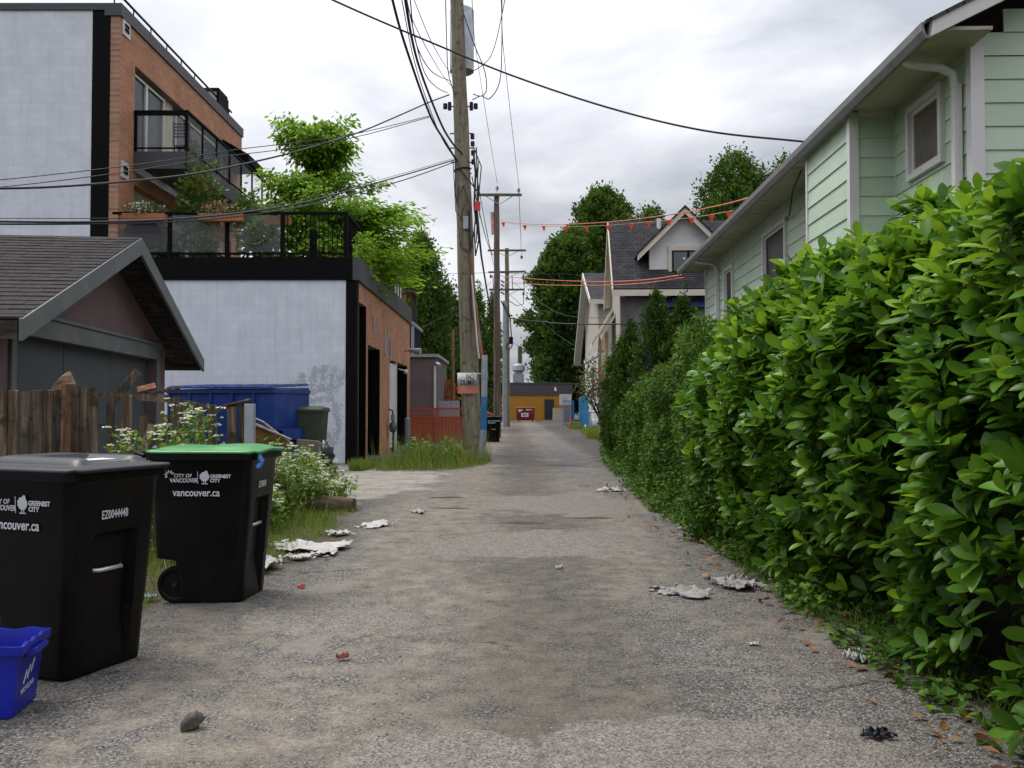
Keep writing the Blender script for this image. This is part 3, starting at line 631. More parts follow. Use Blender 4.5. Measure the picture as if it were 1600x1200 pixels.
# ---- things on deck and balcony ----
pm = paint('terracotta', (.33, .13, .05), .8); flower_red = leafmat('petals_red', (.5, .03, .03), (.7, .12, .1), .5, .2)
flower_pink = leafmat('petals_pink', (.55, .08, .12), (.75, .25, .25), .5, .2); plantm = leafmat('deck_leaves', (.03, .07, .012), (.12, .2, .03), .45, .3)
def leafball(nm, parent, c, r, n, size, mat, tm=None, droop=0):
    d = nrm(rng.normal(size=(n, 3))); rad = rng.random(n)**.4
    k = 1+.35*vnoise(d, 2.2, float(c[0])*3.1+c[1]); P = np.array(c)+d*np.array(r)*(rad*k)[:, None]
    dirs = nrm(d+rng.normal(0, .6, (n, 3))+np.array([0, 0, .25-droop])); up = nrm(rng.normal(0, .5, (n, 3))+np.array([0, 0, 1.]))
    x, y, z = frames(dirs, up); s = size*(.6+rng.random(n)*.7)
    return scatter(nm, tm or SMALL, P, x, y, z, s, mat, parent)
def planter(label, x, y, z, w, dpt, h, fl, rail=True):
    o = thing('planter_box', label, 'planter', (x, y, z), 0, 'planters on the deck')
    t = MB(); t.loft([[(-w/2+.02, -dpt/2+.02, 0), (w/2-.02, -dpt/2+.02, 0), (w/2-.02, dpt/2-.02, 0), (-w/2+.02, dpt/2-.02, 0)], [(-w/2, -dpt/2, h), (w/2, -dpt/2, h), (w/2, dpt/2, h), (-w/2, dpt/2, h)]])
    t.build('box', pm, o, bevel=.01); leafball('leaves', o, (0, 0, h+.1), (w*.5, .14, .16), 220, .09, plantm)
    if fl: leafball('flowers', o, (0, -.03, h+.17), (w*.45, .14, .13), 90, .06, fl)
planter('brown planter box with white flowers hanging on the deck rail by the brick corner', -9.55, 23.15, 6.28, 1.1, .22, .2, leafmat('petals_white', (.6, .6, .55), (.8, .8, .75), .5, .2))
planter('brown planter box with pink flowers in the middle of the deck rail', -7.55, 23.15, 6.28, 1.15, .22, .2, flower_pink)
planter('brown planter box hanging inside the glass deck rail, right of the pink flowers', -6.2, 23.6, 6.28, .7, .22, .2, None)
def potted(label, x, y, z, ht, r, fl, mat=None, n=500, grp='potted plants on the deck'):
    o = thing('potted_plant', label, 'plant', (x, y, z), 0, grp)
    t = MB(); t.tube([(0, 0, 0), (0, 0, .02), (0, 0, .3)], [.1, .13, .18], 12); t.build('pot', mat or pm, o, smooth=40)
    t = MB()
    for k in range(5): a = k*1.3; t.tube([(0, 0, .25), (r*.3*math.cos(a), r*.3*math.sin(a), ht*.55), (r*.6*math.cos(a), r*.6*math.sin(a), ht*.9)], [.015, .01, .004], 5)
    t.build('stem', paint('stem_green', (.05, .07, .02), .7), o)
    leafball('leaves', o, (0, 0, ht*.62), (r, r, ht*.42), n, .13, plantm, QUADL)
    if fl: leafball('flowers', o, (0, -.05, ht*.8), (r*.8, r*.8, ht*.25), 60, .09, fl)
potted('tall leafy potted plant with red flowers behind the deck rail, left of the tree', -8.55, 24.3, 5.2, 2.9, .62, flower_red, n=1300)
potted('tall pale green potted plant under the end of the balcony', -7.3, 24.6, 5.2, 2.2, .4, None, n=700)
potted('low potted plant with orange red flowers behind the glass deck rail', -8.2, 23.75, 5.2, .85, .35, flower_red)
potted('bushy green potted plant behind the rightmost glass panel of the deck rail', -6.65, 23.8, 5.2, 1.25, .5, None, n=900)
potted('small potted plant behind the deck rail beside the brick wall', -9.2, 23.8, 5.2, .7, .3, None, paint('pot_green', (.03, .3, .06), .5))
# bbq cover / parasol, red cup
o = thing('barbecue', 'dark covered barbecue with slanted lid on the deck by the brick wall', 'barbecue', (-9.75, 23.75, 5.2))
t = MB(); t.box(-.45, .45, -.25, .25, .5, .85); t.build('firebox', dark_metal, o, bevel=.03)
t = MB(); t.prism([(-.5, -.28, .9), (.5, -.28, .9), (.35, -.28, 1.12), (-.35, -.28, 1.18)], (0, .56, 0)); t.build('lid', dark_metal, o, bevel=.02)
for x in (-.38, .38):
    t = MB(); t.box(x-.03, x+.03, -.2, .2, 0, .5); t.build('leg', dark_metal, o)
def slat_chair():
    o = thing('balcony_chair', 'dark wooden folding chair with slatted back on the upper balcony', 'chair', (-9.15, 24.65, 8.3))
    wd_ = paint('dark_wood', (.035, .022, .018), .6)
    t = MB()
    for k in range(5): t.box(-.22, .22, -.03, -.01, .62+k*.09, .67+k*.09)
    t.box(-.24, -.2, -.035, 0, .4, 1.05); t.box(.2, .24, -.035, 0, .4, 1.05); t.build('backrest', wd_, o)
    t = MB()
    for k in range(5): t.box(-.22, .22, .02+k*.08, .08+k*.08, .42, .44)
    t.build('seat', wd_, o)
    for x, y in ((-.22, 0), (.2, 0), (-.22, .38), (.2, .38)): t = MB(); t.box(x, x+.03, y, y+.03, 0, .42); t.build('leg', wd_, o)
slat_chair()
potted('small turquoise pot of pink flowers on the upper balcony behind the slatted chair', -9.1, 25.5, 8.3, .75, .18, flower_pink, paint('pot_teal', (.05, .3, .3), .5), 120, None)

# ---------------- left: garage ----------------
mauve = paint('mauve_stucco', (.135, .085, .088), .95, .12, 2, bstr=.6, bscale=70, bdist=.01, dirt=(.06, .045, .045))
trimg = paint('grey_green_trim', (.095, .108, .112), .6, .12, 3, bstr=.3, bscale=40, dirt=(.2, .17, .1), dscale=3, damt=.5)
doorg = paint('grey_green_door', (.045, .057, .062), .65, .15, 1.5, bstr=.2, bscale=30, dirt=(.03, .035, .035))
shing = shinglemat('weathered_shingles', 'ysx' if False else 'xyz', (.060, .050, .052), (.034, .030, .033), 1.35)
ga = thing('garage', 'mauve stucco garage with grey door and dark shingle gable roof behind the old fence', 'garage', (-5.37, 9.76, 0), R(6.2))
W = 8.39; ZE = 2.42; ZP = 4.10; HW = W/2; OV = .55; DEP = 8.5
wx = -.55                      # wall plane set back under the rake
m = MB(); y0, y1 = .62, W-.62; dy0, dy1 = 1.15, 7.1; DH = 2.35
zr = lambda y: ZE-.05+(ZP-ZE)*(1-abs(y-HW)/HW)-.03
m.box(wx-.2, wx, y0, dy0, 0, ZE); m.box(wx-.2, wx, dy1, y1, 0, ZE); m.box(wx-.2, wx, dy0, dy1, DH, ZE)
m.prism([(wx, y0, ZE), (wx, y1, ZE), (wx, y1, zr(y1)), (wx, HW, zr(HW)), (wx, y0, zr(y0))], (-.2, 0, 0))
m.box(-DEP+.3, wx-.2, y0, y0+.2, 0, ZE); m.box(-DEP+.3, wx-.2, y1-.2, y1, 0, ZE); m.box(-DEP+.3,-DEP+.5,y0+.2,y1-.2,0,ZE); m.build('wall', mauve, ga)
for sgn, nm in ((-1, 'a'), (1, 'b')):
    ye = HW+sgn*HW
    m = MB(); q = [(0.0, HW, ZP), (0.0, ye, ZE), (-DEP, ye, ZE), (-DEP, HW, ZP)]
    m.prism(q if sgn < 0 else q[::-1], (0, 0, -.1)); 
    # wavy old courses: thin lapped strips
    me_ = m.build('roof', shinglemat('shingles_garage', 'xyz', (.060, .050, .052), (.034, .030, .033), 1.35) if sgn < 0 else MATS['shingles_garage'], ga)
    s = MB(); nrow = 24
    for k in range(nrow):
        t0 = k/nrow; t1 = (k+1.25)/nrow; t1 = min(t1, 1.0)
        ya, yb = HW+sgn*HW*t0, HW+sgn*HW*t1; za_, zb_ = ZP-(ZP-ZE)*t0, ZP-(ZP-ZE)*t1
        xx = 0.02
        while xx > -DEP:
            w_ = random.uniform(.2, .36); x2 = max(-DEP, xx-w_); s.tint = random.random(); lift = .018+random.uniform(0, .008)
            s.hexa([(xx, ya, za_+.004), (x2+.006, ya, za_+.004), (x2+.006, yb, zb_+.004), (xx, yb, zb_+.004), (xx, ya, za_+.008), (x2+.006, ya, za_+.008), (x2+.006, yb, zb_+lift), (xx, yb, zb_+lift)]); xx = x2
    s.build('shingles', woodmat('shingle_tabs', (.022, .019, .02), (.036, .031, .033), (.06, .052, .05), (9, 9, 9), .95, .4, False) if sgn < 0 else MATS['shingle_tabs'], ga)
m = MB()
for sgn in (-1, 1):
    ye = HW+sgn*(HW+.03)
    m.prism([(.0, HW, ZP-.0), (.0, ye, ZE-.0), (.0, ye, ZE-.24), (.0, HW, ZP-.26)][::sgn], (.045, 0, 0))
m.build('rake_board', trimg, ga, split=True)
m = MB(); m.box(-DEP, -.02, -.02, .03, ZE-.22, ZE-.02); m.box(-DEP, -.02, W-.03, W+.02, ZE-.22, ZE-.02); m.build('eave_board', split=True, mat=woodmat('rotten_board', (.02, .016, .014), (.05, .04, .033), (.1, .085, .07), (2, 2, 12), .9, .4, False), parent=ga)
m = MB(); m.box(wx, wx+.04, dy0-.16, dy1+.16, DH, DH+.26); m.box(wx, wx+.045, dy0-.14, dy0, 0, DH); m.box(wx, wx+.045, dy1, dy1+.14, 0, DH); m.box(wx+.0, wx+.07, dy0-.2, dy1+.2, DH+.26, DH+.31); m.build('door_frame', trimg, ga, bevel=.008)
for k in range(3):
    a = dy0+(dy1-dy0)*k/3; c = dy0+(dy1-dy0)*(k+1)/3
    m = MB(); m.box(wx-.22, wx-.16, a+.012, c-.012, .02, DH); dd_ = m.build('door_panel', doorg, ga, bevel=.006)
m = MB(); m.box(wx-.16, wx-.145, 3.45, 4.9, 1.15, 1.19); m.box(wx-.16, wx-.145, 3.45, 3.49, 1.19, 1.75); m.build('door_batten', paint('dk', (.02, .022, .022), .7), ga)
# ---------------- picket fence ----------------
oldwood = woodmat('old_fence_wood', (.025, .019, .015), (.10, .074, .054), (.27, .21, .16), (14, 14, 1.1), .92, .8, True, blot=(.03, .022, .016))
fe = thing('wooden_fence', 'weathered broken brown picket fence in front of the garage, with a grey metal end post', 'fence', (0, 0, 0))
def fpt(px): # fence line
    t = px/398.0; Y = 8.9+.55*t; return (px-800)/FPX*Y, Y
P = MB(); rr = random.Random(3); px = -60
tops = [(-60, 1.62), (93, 1.62), (94, 1.66), (155, 1.63), (200, 1.58), (260, 1.56), (300, 1.50), (345, 1.46), (398, 1.49)]
while px < 378:
    x, Y = fpt(px); wpx = 18.2 if px < 96 else rr.uniform(14, 18); x2, _ = fpt(px+wpx)
    gap = px > 150 and rr.random() < .32
    zt = float(np.interp(px, [a for a, _ in tops], [b for _, b in tops])) + rr.uniform(-.012, .012)
    lean = rr.uniform(-.004, .004) if px < 150 else rr.uniform(-.06, .05)
    P.tint = .5+rr.uniform(-.3, .25)
    if 92 < px < 100: P.tint = 1.0
    if not gap and not (214 < px < 262):
        dy = rr.uniform(-.008, .008)
        P.hexa([(x+.004, Y+dy, 0), (x2-.004, Y+dy, 0), (x2-.004, Y+dy+.02, 0), (x+.004, Y+dy+.02, 0), (x+.004+lean, Y+dy, zt), (x2-.004+lean, Y+dy, zt+rr.uniform(-.015, .01)), (x2-.004+lean, Y+dy+.02, zt), (x+.004+lean, Y+dy+.02, zt)])
    px += wpx
P.tint = .3
for a in (222, 238, 250): x, Y = fpt(a); P.box(x, x+.085, Y+.03, Y+.05, 0, 1.3+rr.uniform(-.1, .1), Matrix.Rotation(rr.uniform(-.1, .1), 3, 'Y'))
P.build('pickets', oldwood, fe)
P = MB(); P.tint = .85
a, b2 = fpt(100), fpt(122); P.box(a[0], b2[0]-.03, a[1]-.06, a[1]+.06, 0, 1.69); P.build('post', oldwood, fe, bevel=.006)
P = MB(); P.tint = .6
for (p0, p1, z0, z1) in ((-60, 150, 1.35, 1.33), (130, 260, 1.585, 1.565), (205, 300, 1.55, 1.5), (295, 345, 1.5, 1.43), (335, 393, 1.43, 1.5), (130, 380, .55, .5)):
    a, c = fpt(p0), fpt(p1); P.bar((a[0], a[1]+.05, z0), (c[0], c[1]+.05, z1), .05, .04)
P.build('rail', oldwood, fe)
a, c = fpt(384), fpt(399)
P = MB(); P.box(a[0], c[0], a[1]-.05, a[1]+.04, 0, 1.49); P.build('metal_post', galv, fe, bevel=.004)
# boards leaning on the fence / lying on top
def board(label, p0, p1, w, h, tint, up=(0, 0, 1)):
    M_ = MB(); M_.tint = tint; c = (Vector(p0)+Vector(p1))/2; M_.bar(Vector(p0)-c, Vector(p1)-c, w, h, up)
    o = M_.build('board', oldwood, None, bevel=.005); o.location = c; tag(o, label, 'board', 'loose boards about the fence')
fy = lambda px, dy: (lambda q: Vector((q[0], q[1]+dy, 0)))(fpt(px))
board('broken brown beam end sticking up behind the fence before the garage door', fy(155, .25)+Vector((0, 0, 1.5)), fy(197, .3)+Vector((0, 0, 1.83)), .12, .09, .35)
board('pale split board lying across the top of the fence', fy(208, .1)+Vector((0, 0, 1.63)), fy(236, .12)+Vector((0, 0, 1.68)), .12, .02, .95, (0, -.6, 1))
board('thin grey board lying on the fence top, right of the pale split one', fy(228, .1)+Vector((0, 0, 1.6)), fy(275, .1)+Vector((0, 0, 1.66)), .1, .03, .55)
board('short plank leaning on the fence between the two flowering weeds', fy(240, -.35)+Vector((0, 0, .9)), fy(252, -.2)+Vector((0, 0, 1.28)), .09, .02, .6, (0, 1, 0))
board('long thin pale lath resting on the fence rail near the metal post', fy(350, 0)+Vector((0, 0, 1.47)), fy(392, 0)+Vector((0, 0, 1.54)), .05, .02, .9)
st = MB(); st.tint = .9
st.loft([[(-.12, -.05, 0), (.13, -.05, 0), (.14, .06, 0), (-.11, .06, 0)], [(-.09, -.04, .09), (.13, -.04, .11), (.12, .05, .11), (-.08, .05, .09)], [(-.01, -.03, .19), (.1, -.03, .2), (.09, .03, .2), (0, .03, .19)], [(.05, -.01, .24), (.08, -.01, .24), (.08, .01, .24), (.05, .01, .24)]])
o = st.build('wood_chunk', woodmat('stump_wood', (.05, .03, .02), (.2, .13, .08), (.5, .42, .34), (3, 3, 9), .9, .6, False), None, bevel=.01); o.location = (fpt(82)[0], fpt(82)[1]+.2, 1.58); tag(o, 'pale and brown split wood chunk sitting behind the fence top at the left', 'wood chunk')

# ---------------- wheeled bins ----------------
def rrect(hx, hy, r, z, cx=0, n=6, front_rec=0, rear_rec=0):
    pts = []
    segs = [((hx-r, hy-r), 0), ((-hx+r, hy-r), 90), ((-hx+r, -hy+r), 180), ((hx-r, -hy+r), 270)]
    raw = []
    for i, ((x, y), a0) in enumerate(segs):
        for k in range(n): a = R(a0+90*k/(n-1)); raw.append((x+r*math.cos(a), y+r*math.sin(a)))
        nx_, ny_ = [( -hx+r, hy), (-hx, -hy+r), (hx-r, -hy), (hx, hy-r)][i]
        x0, y0 = raw[-1]
        if i == 3:      # front face (x=+hx), ordered -y -> +y ; here after corner 270 we go up at x=hx
            for yy in (-.155, -.135, -.05, .05, .135, .155): raw.append((hx - (front_rec if abs(yy) < .14 else 0), yy))
        elif i == 1:
            for yy in (.2, .1, -.1, -.2): raw.append((-hx + (rear_rec if True else 0)*0, yy))
        else:
            for t in (.25, .5, .75): raw.append((x0+(nx_-x0)*t, y0+(ny_-y0)*t))
    return [(x+cx, y, z) for x, y in raw]
def make_bin(loc, rz, label, lidmat, sticker=False, number='EZ0044448', scale=1.0, logo=True):
    t = thing('wheeled_bin', label, 'wheeled bin', loc, rz, 'wheeled bins along the lane')
    m = MB(); rings = []
    prof = [(0, .285, .245, .05, .0), (.012, .30, .262, .06, .0), (.3, .32, .275, .06, .045), (.62, .338, .29, .06, .045), (.70, .342, .293, .06, .045), (.73, .344, .294, .06, 0), (.98, .354, .31, .06, 0), (1.0, .362, .32, .06, 0)]
    for i, (z, hx, hy, r, fr) in enumerate(prof):
        if z <= .30: # rear lower notch over the wheels
            cx = .05; h2 = hx-.07
        else: cx, h2 = -.02*max(0, 1-z), hx
        rings.append(rrect(h2, hy, r, z, cx, 6, fr if i not in (0,) else .045))
        if z == .3:
            rings.append(rrect(hx, hy, r, z+.015, -.014, 6, .045))
    m.loft(rings); m.build('body', plastic_black, t, smooth=35)
    m = MB(); m.loft([rrect(.362, .32, .06, 1.0), rrect(.392, .345, .07, 1.005), rrect(.394, .347, .07, 1.055), rrect(.385, .34, .07, 1.062), rrect(.352, .31, .06, 1.06), rrect(.345, .303, .06, 1.01)]); m.build('rim', plastic_black, t, smooth=35)
    # lid
    nx_, ny_ = 40, 32; vs = []; fs = []; LX, LY = .405, .35
    ss = lambda a, b_, x: (lambda q: q*q*(3-2*q))(min(1, max(0, (x-a)/(b_-a))))
    for i in range(nx_+1):
        for j in range(ny_+1):
            u = -1+2*i/nx_; v = -1+2*j/ny_
            x, y = u*LX, v*LY
            # round the corners
            du = max(0, abs(u)-.82)/.18; dv = max(0, abs(v)-.82)/.18
            k = math.hypot(du, dv)
            if k > 1 and du > 0 and dv > 0: x = math.copysign((.82+.18*du/k)*LX, x); y = math.copysign((.82+.18*dv/k)*LY, y)
            edge = ss(0, .06, 1-max(abs(u), abs(v)))
            z = 1.058+.012*edge+(.03 if sticker else .016)*ss(.04, .6, 1-abs(v))*ss(0, .4, 1-abs(u))
            if sticker: # raised panel frame with sunken dished field
                pn = ss(.70, .62, 0) if False else ss(0, .05, .66-abs(v))*ss(0, .05, .78-abs(u)); z += .022*pn
                z -= .026*ss(0, .06, .46-abs(v))*ss(0, .05, u+.1)*ss(0, .05, .80-u)
            else:
                z += .01*ss(0, .1, .8-abs(v))*ss(0, .1, .85-abs(u)) + .006*math.sin(u*5)*ss(0,.3,1-abs(v))
                z += .02*ss(.3, 1, u)*(1-abs(v))
            vs.append((x+.01, y, z))
    for i in range(nx_):
        for j in range(ny_): q = i*(ny_+1)+j; fs.append((q, q+ny_+1, q+ny_+2, q+1))
    m = MB(); m.add(vs, fs); lid = m.build('lid', lidmat, t, smooth=28)
    sol = lid.modifiers.new('thickness', 'SOLIDIFY'); sol.thickness = .016; sol.offset = -1
    if sticker:
        s = MB(); s.add([(.08, -.13, 1.098), (.28, -.15, 1.093), (.29, .12, 1.094), (.1, .14, 1.099)], [(0, 1, 2, 3)]); s.build('sticker', paint('paper', (.6, .6, .62), .5, .15, 20, bstr=0), lid)
    h = MB(); h.tube([(-.4, -.3, 1.03), (-.47, -.28, 1.05), (-.47, .28, 1.05), (-.4, .3, 1.03)], .016, 10); h.build('handle', plastic_black, t, smooth=60)
    for sy in (-1, 1):
        w = MB()
        def disc(y0, y1, rads):
            pass
        prof_w = [(.0, .03), (.0, .1), (.012, .11), (.012, .122), (.03, .13), (.055, .13), (.068, .122), (.068, .1), (.055, .09), (.055, .0)]
        ring = [[(-.19+rw*math.cos(a), sy*(.262-.068+q)*1.0 if True else 0, .13+rw*math.sin(a)) for a in [2*math.pi*k/24 for k in range(24)]] for q, rw in prof_w]
        w.loft(ring, False, False); wh = w.build('wheel', plastic_black, t, smooth=40)
        hb = MB(); hb.tube([(-.19, sy*.25, .13), (-.19, sy*.272, .13)], [.022, .014], 10); hb.build('hub', plastic_dark, wh, smooth=50)
    ax = MB(); ax.tube([(-.19, -.25, .13), (-.19, .25, .13)], .012, 8); ax.build('axle', dark_metal, t)
    lb = MB(); lb.tube([(.275, -.09, .53), (.302, -.075, .53), (.302, .075, .53), (.275, .09, .53)], .0115, 10); lb.build('lift_bar', paint('steel', (.55, .55, .55), .35, .1, metal=.6), t, smooth=60)
    # printing
    if logo:
        # long side facing -y : x to the right. body leans; plane at hy(z)
        def side(x, z, sx=1):
            hy = .295+(z-.62)*(.31-.29)/.36+.0045
            return Matrix(((1, 0, 0, x), (0, 0, -1, -hy), (0, 1, 0, z), (0, 0, 0, 1))) @ Matrix.Rotation(-.05, 4, 'X')
        x0 = -.235
        text_part('printed_text', 'CITY OF', .034, print_white, t, side(x0+.055, .885), bold=.0005)
        text_part('printed_text', 'VANCOUVER', .04, print_white, t, side(x0+.025, .85), bold=.0008, xs=.82)
        text_part('printed_text', 'GREENEST', .033, print_white, t, side(x0+.31, .882), bold=.0012, xs=.95)
        text_part('printed_text', 'CITY', .033, print_white, t, side(x0+.31, .852), bold=.0012)
        text_part('printed_text', 'vancouver.ca', .072, print_white, t, side(x0+.045, .755), bold=.0012, xs=.88)
        lg = MB()
        def q3(x, z): hy = .295+(z-.62)*.0556+.0055; return (x, -hy, z)
        lg.add([q3(x0+.222, .84), q3(x0+.226, .84), q3(x0+.226, .925), q3(x0+.222, .925)], [(0, 1, 2, 3)])
        c = 20; lg.add([q3(x0+.272+.034*math.cos(2*math.pi*k/c)*(1+.08*math.sin(3*k)), .89+.033*math.sin(2*math.pi*k/c)+(.012 if k in (3, 4) else 0)) for k in range(c)], [tuple(range(c))])
        lg.add([q3(x0+.262, .84), q3(x0+.268, .84), q3(x0+.268, .862), q3(x0+.262, .862)], [(0, 1, 2, 3)]); lg.add([q3(x0+.277, .84), q3(x0+.283, .84), q3(x0+.283, .862), q3(x0+.277, .862)], [(0, 1, 2, 3)])
        lg.add([q3(x0+.25, .838), q3(x0+.295, .838), q3(x0+.295, .843), q3(x0+.25, .843)], [(0, 1, 2, 3)])
        for k in range(6):   # flower mark of five petals
            a = R(30+k*36); cx, cz = x0+.025+.026*math.cos(a), .9+.024*math.sin(a); dx_, dz_ = math.cos(a), math.sin(a)
            lg.add([q3(cx-dx_*.012, cz-dz_*.012), q3(cx-dz_*.006, cz+dx_*.006), q3(cx+dx_*.014, cz+dz_*.014), q3(cx+dz_*.006, cz-dx_*.006)], [(0, 1, 2, 3)])
        lg.build('printed_mark', print_white, t)
        # number on the front (x+) : reads along +y
        Mx = Matrix(((0, 0, 1, .350), (1, 0, 0, -.11), (0, 1, 0, .80), (0, 0, 0, 1))) @ Matrix.Rotation(.07, 4, 'X')
        text_part('printed_number', number, .062, print_white, t, Mx, bold=.0012, xs=.62)
    t.scale = (scale,)*3
    return t
b1 = make_bin((-2.53, 5.12, .0), R(-21), 'nearest black wheeled bin, with dark grey lid and white sticker, beside the blue box', plastic_dark, True, scale=1.055)
b2 = make_bin((-2.28, 6.93, .0), R(-3), 'black wheeled bin with green lid and a blue bag caught under it', plastic_green, False, 'EZ180018', scale=1.06)
make_bin((-.83, 38.3, 0), R(-80), 'small far black wheeled bin beside the second pole', plastic_black, False, logo=False)
FB = [o for o in bpy.data.objects if o.type == 'EMPTY' and o['label'].startswith('small far')][0]
for s_, sz, zz in (('CITY OF VANCOUVER', .06, .87), ('vancouver.ca', .07, .79)):
    Mx = Matrix(((0, 0, 1, .352), (1, 0, 0, -.25), (0, 1, 0, zz), (0, 0, 0, 1))); text_part('printed_text', s_, sz, print_white, FB, Mx, bold=.003, xs=.85)
# blue bag under green lid
bg_ = MB()
for k in range(5):
    a = k*.5; bg_.tube([(.0, 0, 0), (.012+.008*k, -.01, -.03-.01*k), (.035-.004*k, -.02+.02*math.sin(k), -.085-.008*k), (.02, 0, -.12)], [.008, .02, .022, .006], 7)
bo_ = bg_.build('plastic_bag', paint('bag_blue', (.03, .14, .42), .3, .3), None, smooth=60); bo_.location = (-1.895, 6.66, 1.13); tag(bo_, 'crumpled blue plastic bag hanging out from under the green bin lid', 'plastic bag')
yt = MB(); yt.loft([[(-.02, -.01, 0), (.02, -.01, 0), (.02, .01, 0), (-.02, .01, 0)], [(-.05, -.01, .12), (.03, -.01, .12), (.03, .01, .12), (-.05, .01, .12)], [(-.02, -.01, .3), (.03, -.01, .3), (.03, .01, .3), (-.02, .01, .3)]])
yo = yt.build('orange_scrap', paint('orange_pl', (.5, .2, .02), .5), None, bevel=.005); yo.location = (-3.02, 7.7, .6); tag(yo, 'orange scrap of plastic seen between the two wheeled bins', 'scrap')

# ---------------- blue recycling box ----------------
def blue_box():
    t = thing('recycling_box', 'open blue recycling box on the gravel before the nearest black bin', 'recycling box', (-2.545, 4.31, 0), R(9))
    # outer/inner shell
    def ring(hx, hy, z, wav=0):
        pts = []
        n = 14
        cor = [(hx, -hy), (hx, hy), (-hx, hy), (-hx, -hy)]
        for i in range(4):
            a = cor[i]; c = cor[(i+1) % 4]
            for k in range(n):
                u = (k+.5*0)/n
                w = wav*(1 if (k//2) % 2 else 0)
                pts.append((a[0]+(c[0]-a[0])*u, a[1]+(c[1]-a[1])*u, z+w))
        return pts
    m = MB(); m.loft([ring(.195, .135, 0), ring(.205, .145, .01), ring(.235, .165, .30), ring(.26, .185, .305), ring(.262, .187, .345, .008), ring(.245, .17, .345, .008), ring(.23, .16, .29), ring(.19, .13, .012)], True, True)
    m.build('tub', plastic_blue, t, smooth=30, bevel=.0)
    h = MB(); h.prism([(.24, -.09, .30), (.285, -.08, .315), (.285, .08, .315), (.24, .09, .30)], (0, 0, -.03)); h.build('handle', plastic_blue, t, bevel=.004)
    for a, z, w_ in ((-.05, .165, .012), (-.01, .18, .012), (.035, .2, .012)):
        q = MB(); q.hexa([(.2+z*.11+.004, a-.02, z-.02), (.2+z*.11+.005, a-.012, z-.026), (.2+z*.11+.006, a+.03, z+.03), (.2+z*.11+.005, a+.022, z+.036), (.201+z*.11+.004, a-.02, z-.02), (.201+z*.11+.005, a-.012, z-.026), (.201+z*.11+.007, a+.03, z+.03), (.201+z*.11+.006, a+.022, z+.036)]); q.build('arrow_mark', print_white, t)
    q = MB(); q.add([(.2225, -.045, .168), (.2225, .045, .192), (.223, .045, .2), (.223, -.045, .176)], [(0, 1, 2, 3)]); q.build('arrow_bar', print_white, t)
    Mx = Matrix(((0, 0, 1, .2175), (1, 0, 0, -.085), (0, 1, 0, .095), (0, 0, 0, 1))) @ Matrix.Rotation(.11, 4, 'X') @ Matrix.Rotation(.1, 4, 'Z')
    text_part('printed_text', 'RECYCLING', .033, print_white, t, Mx, bold=.001, xs=.9)
    b3 = thing('bottle', 'clear crushed plastic bottle inside the blue recycling box', 'bottle', (-2.78, 4.42, .03))
    q = MB(); q.tube([(0, 0, 0), (0, 0, .2), (0, 0, .24), (.005, 0, .27)], [.035, .035, .015, .014], 14); q.build('bottle_body', glassmat('bottle_pl', (.6, .75, .75), .4, .15), b3, smooth=50)
blue_box()

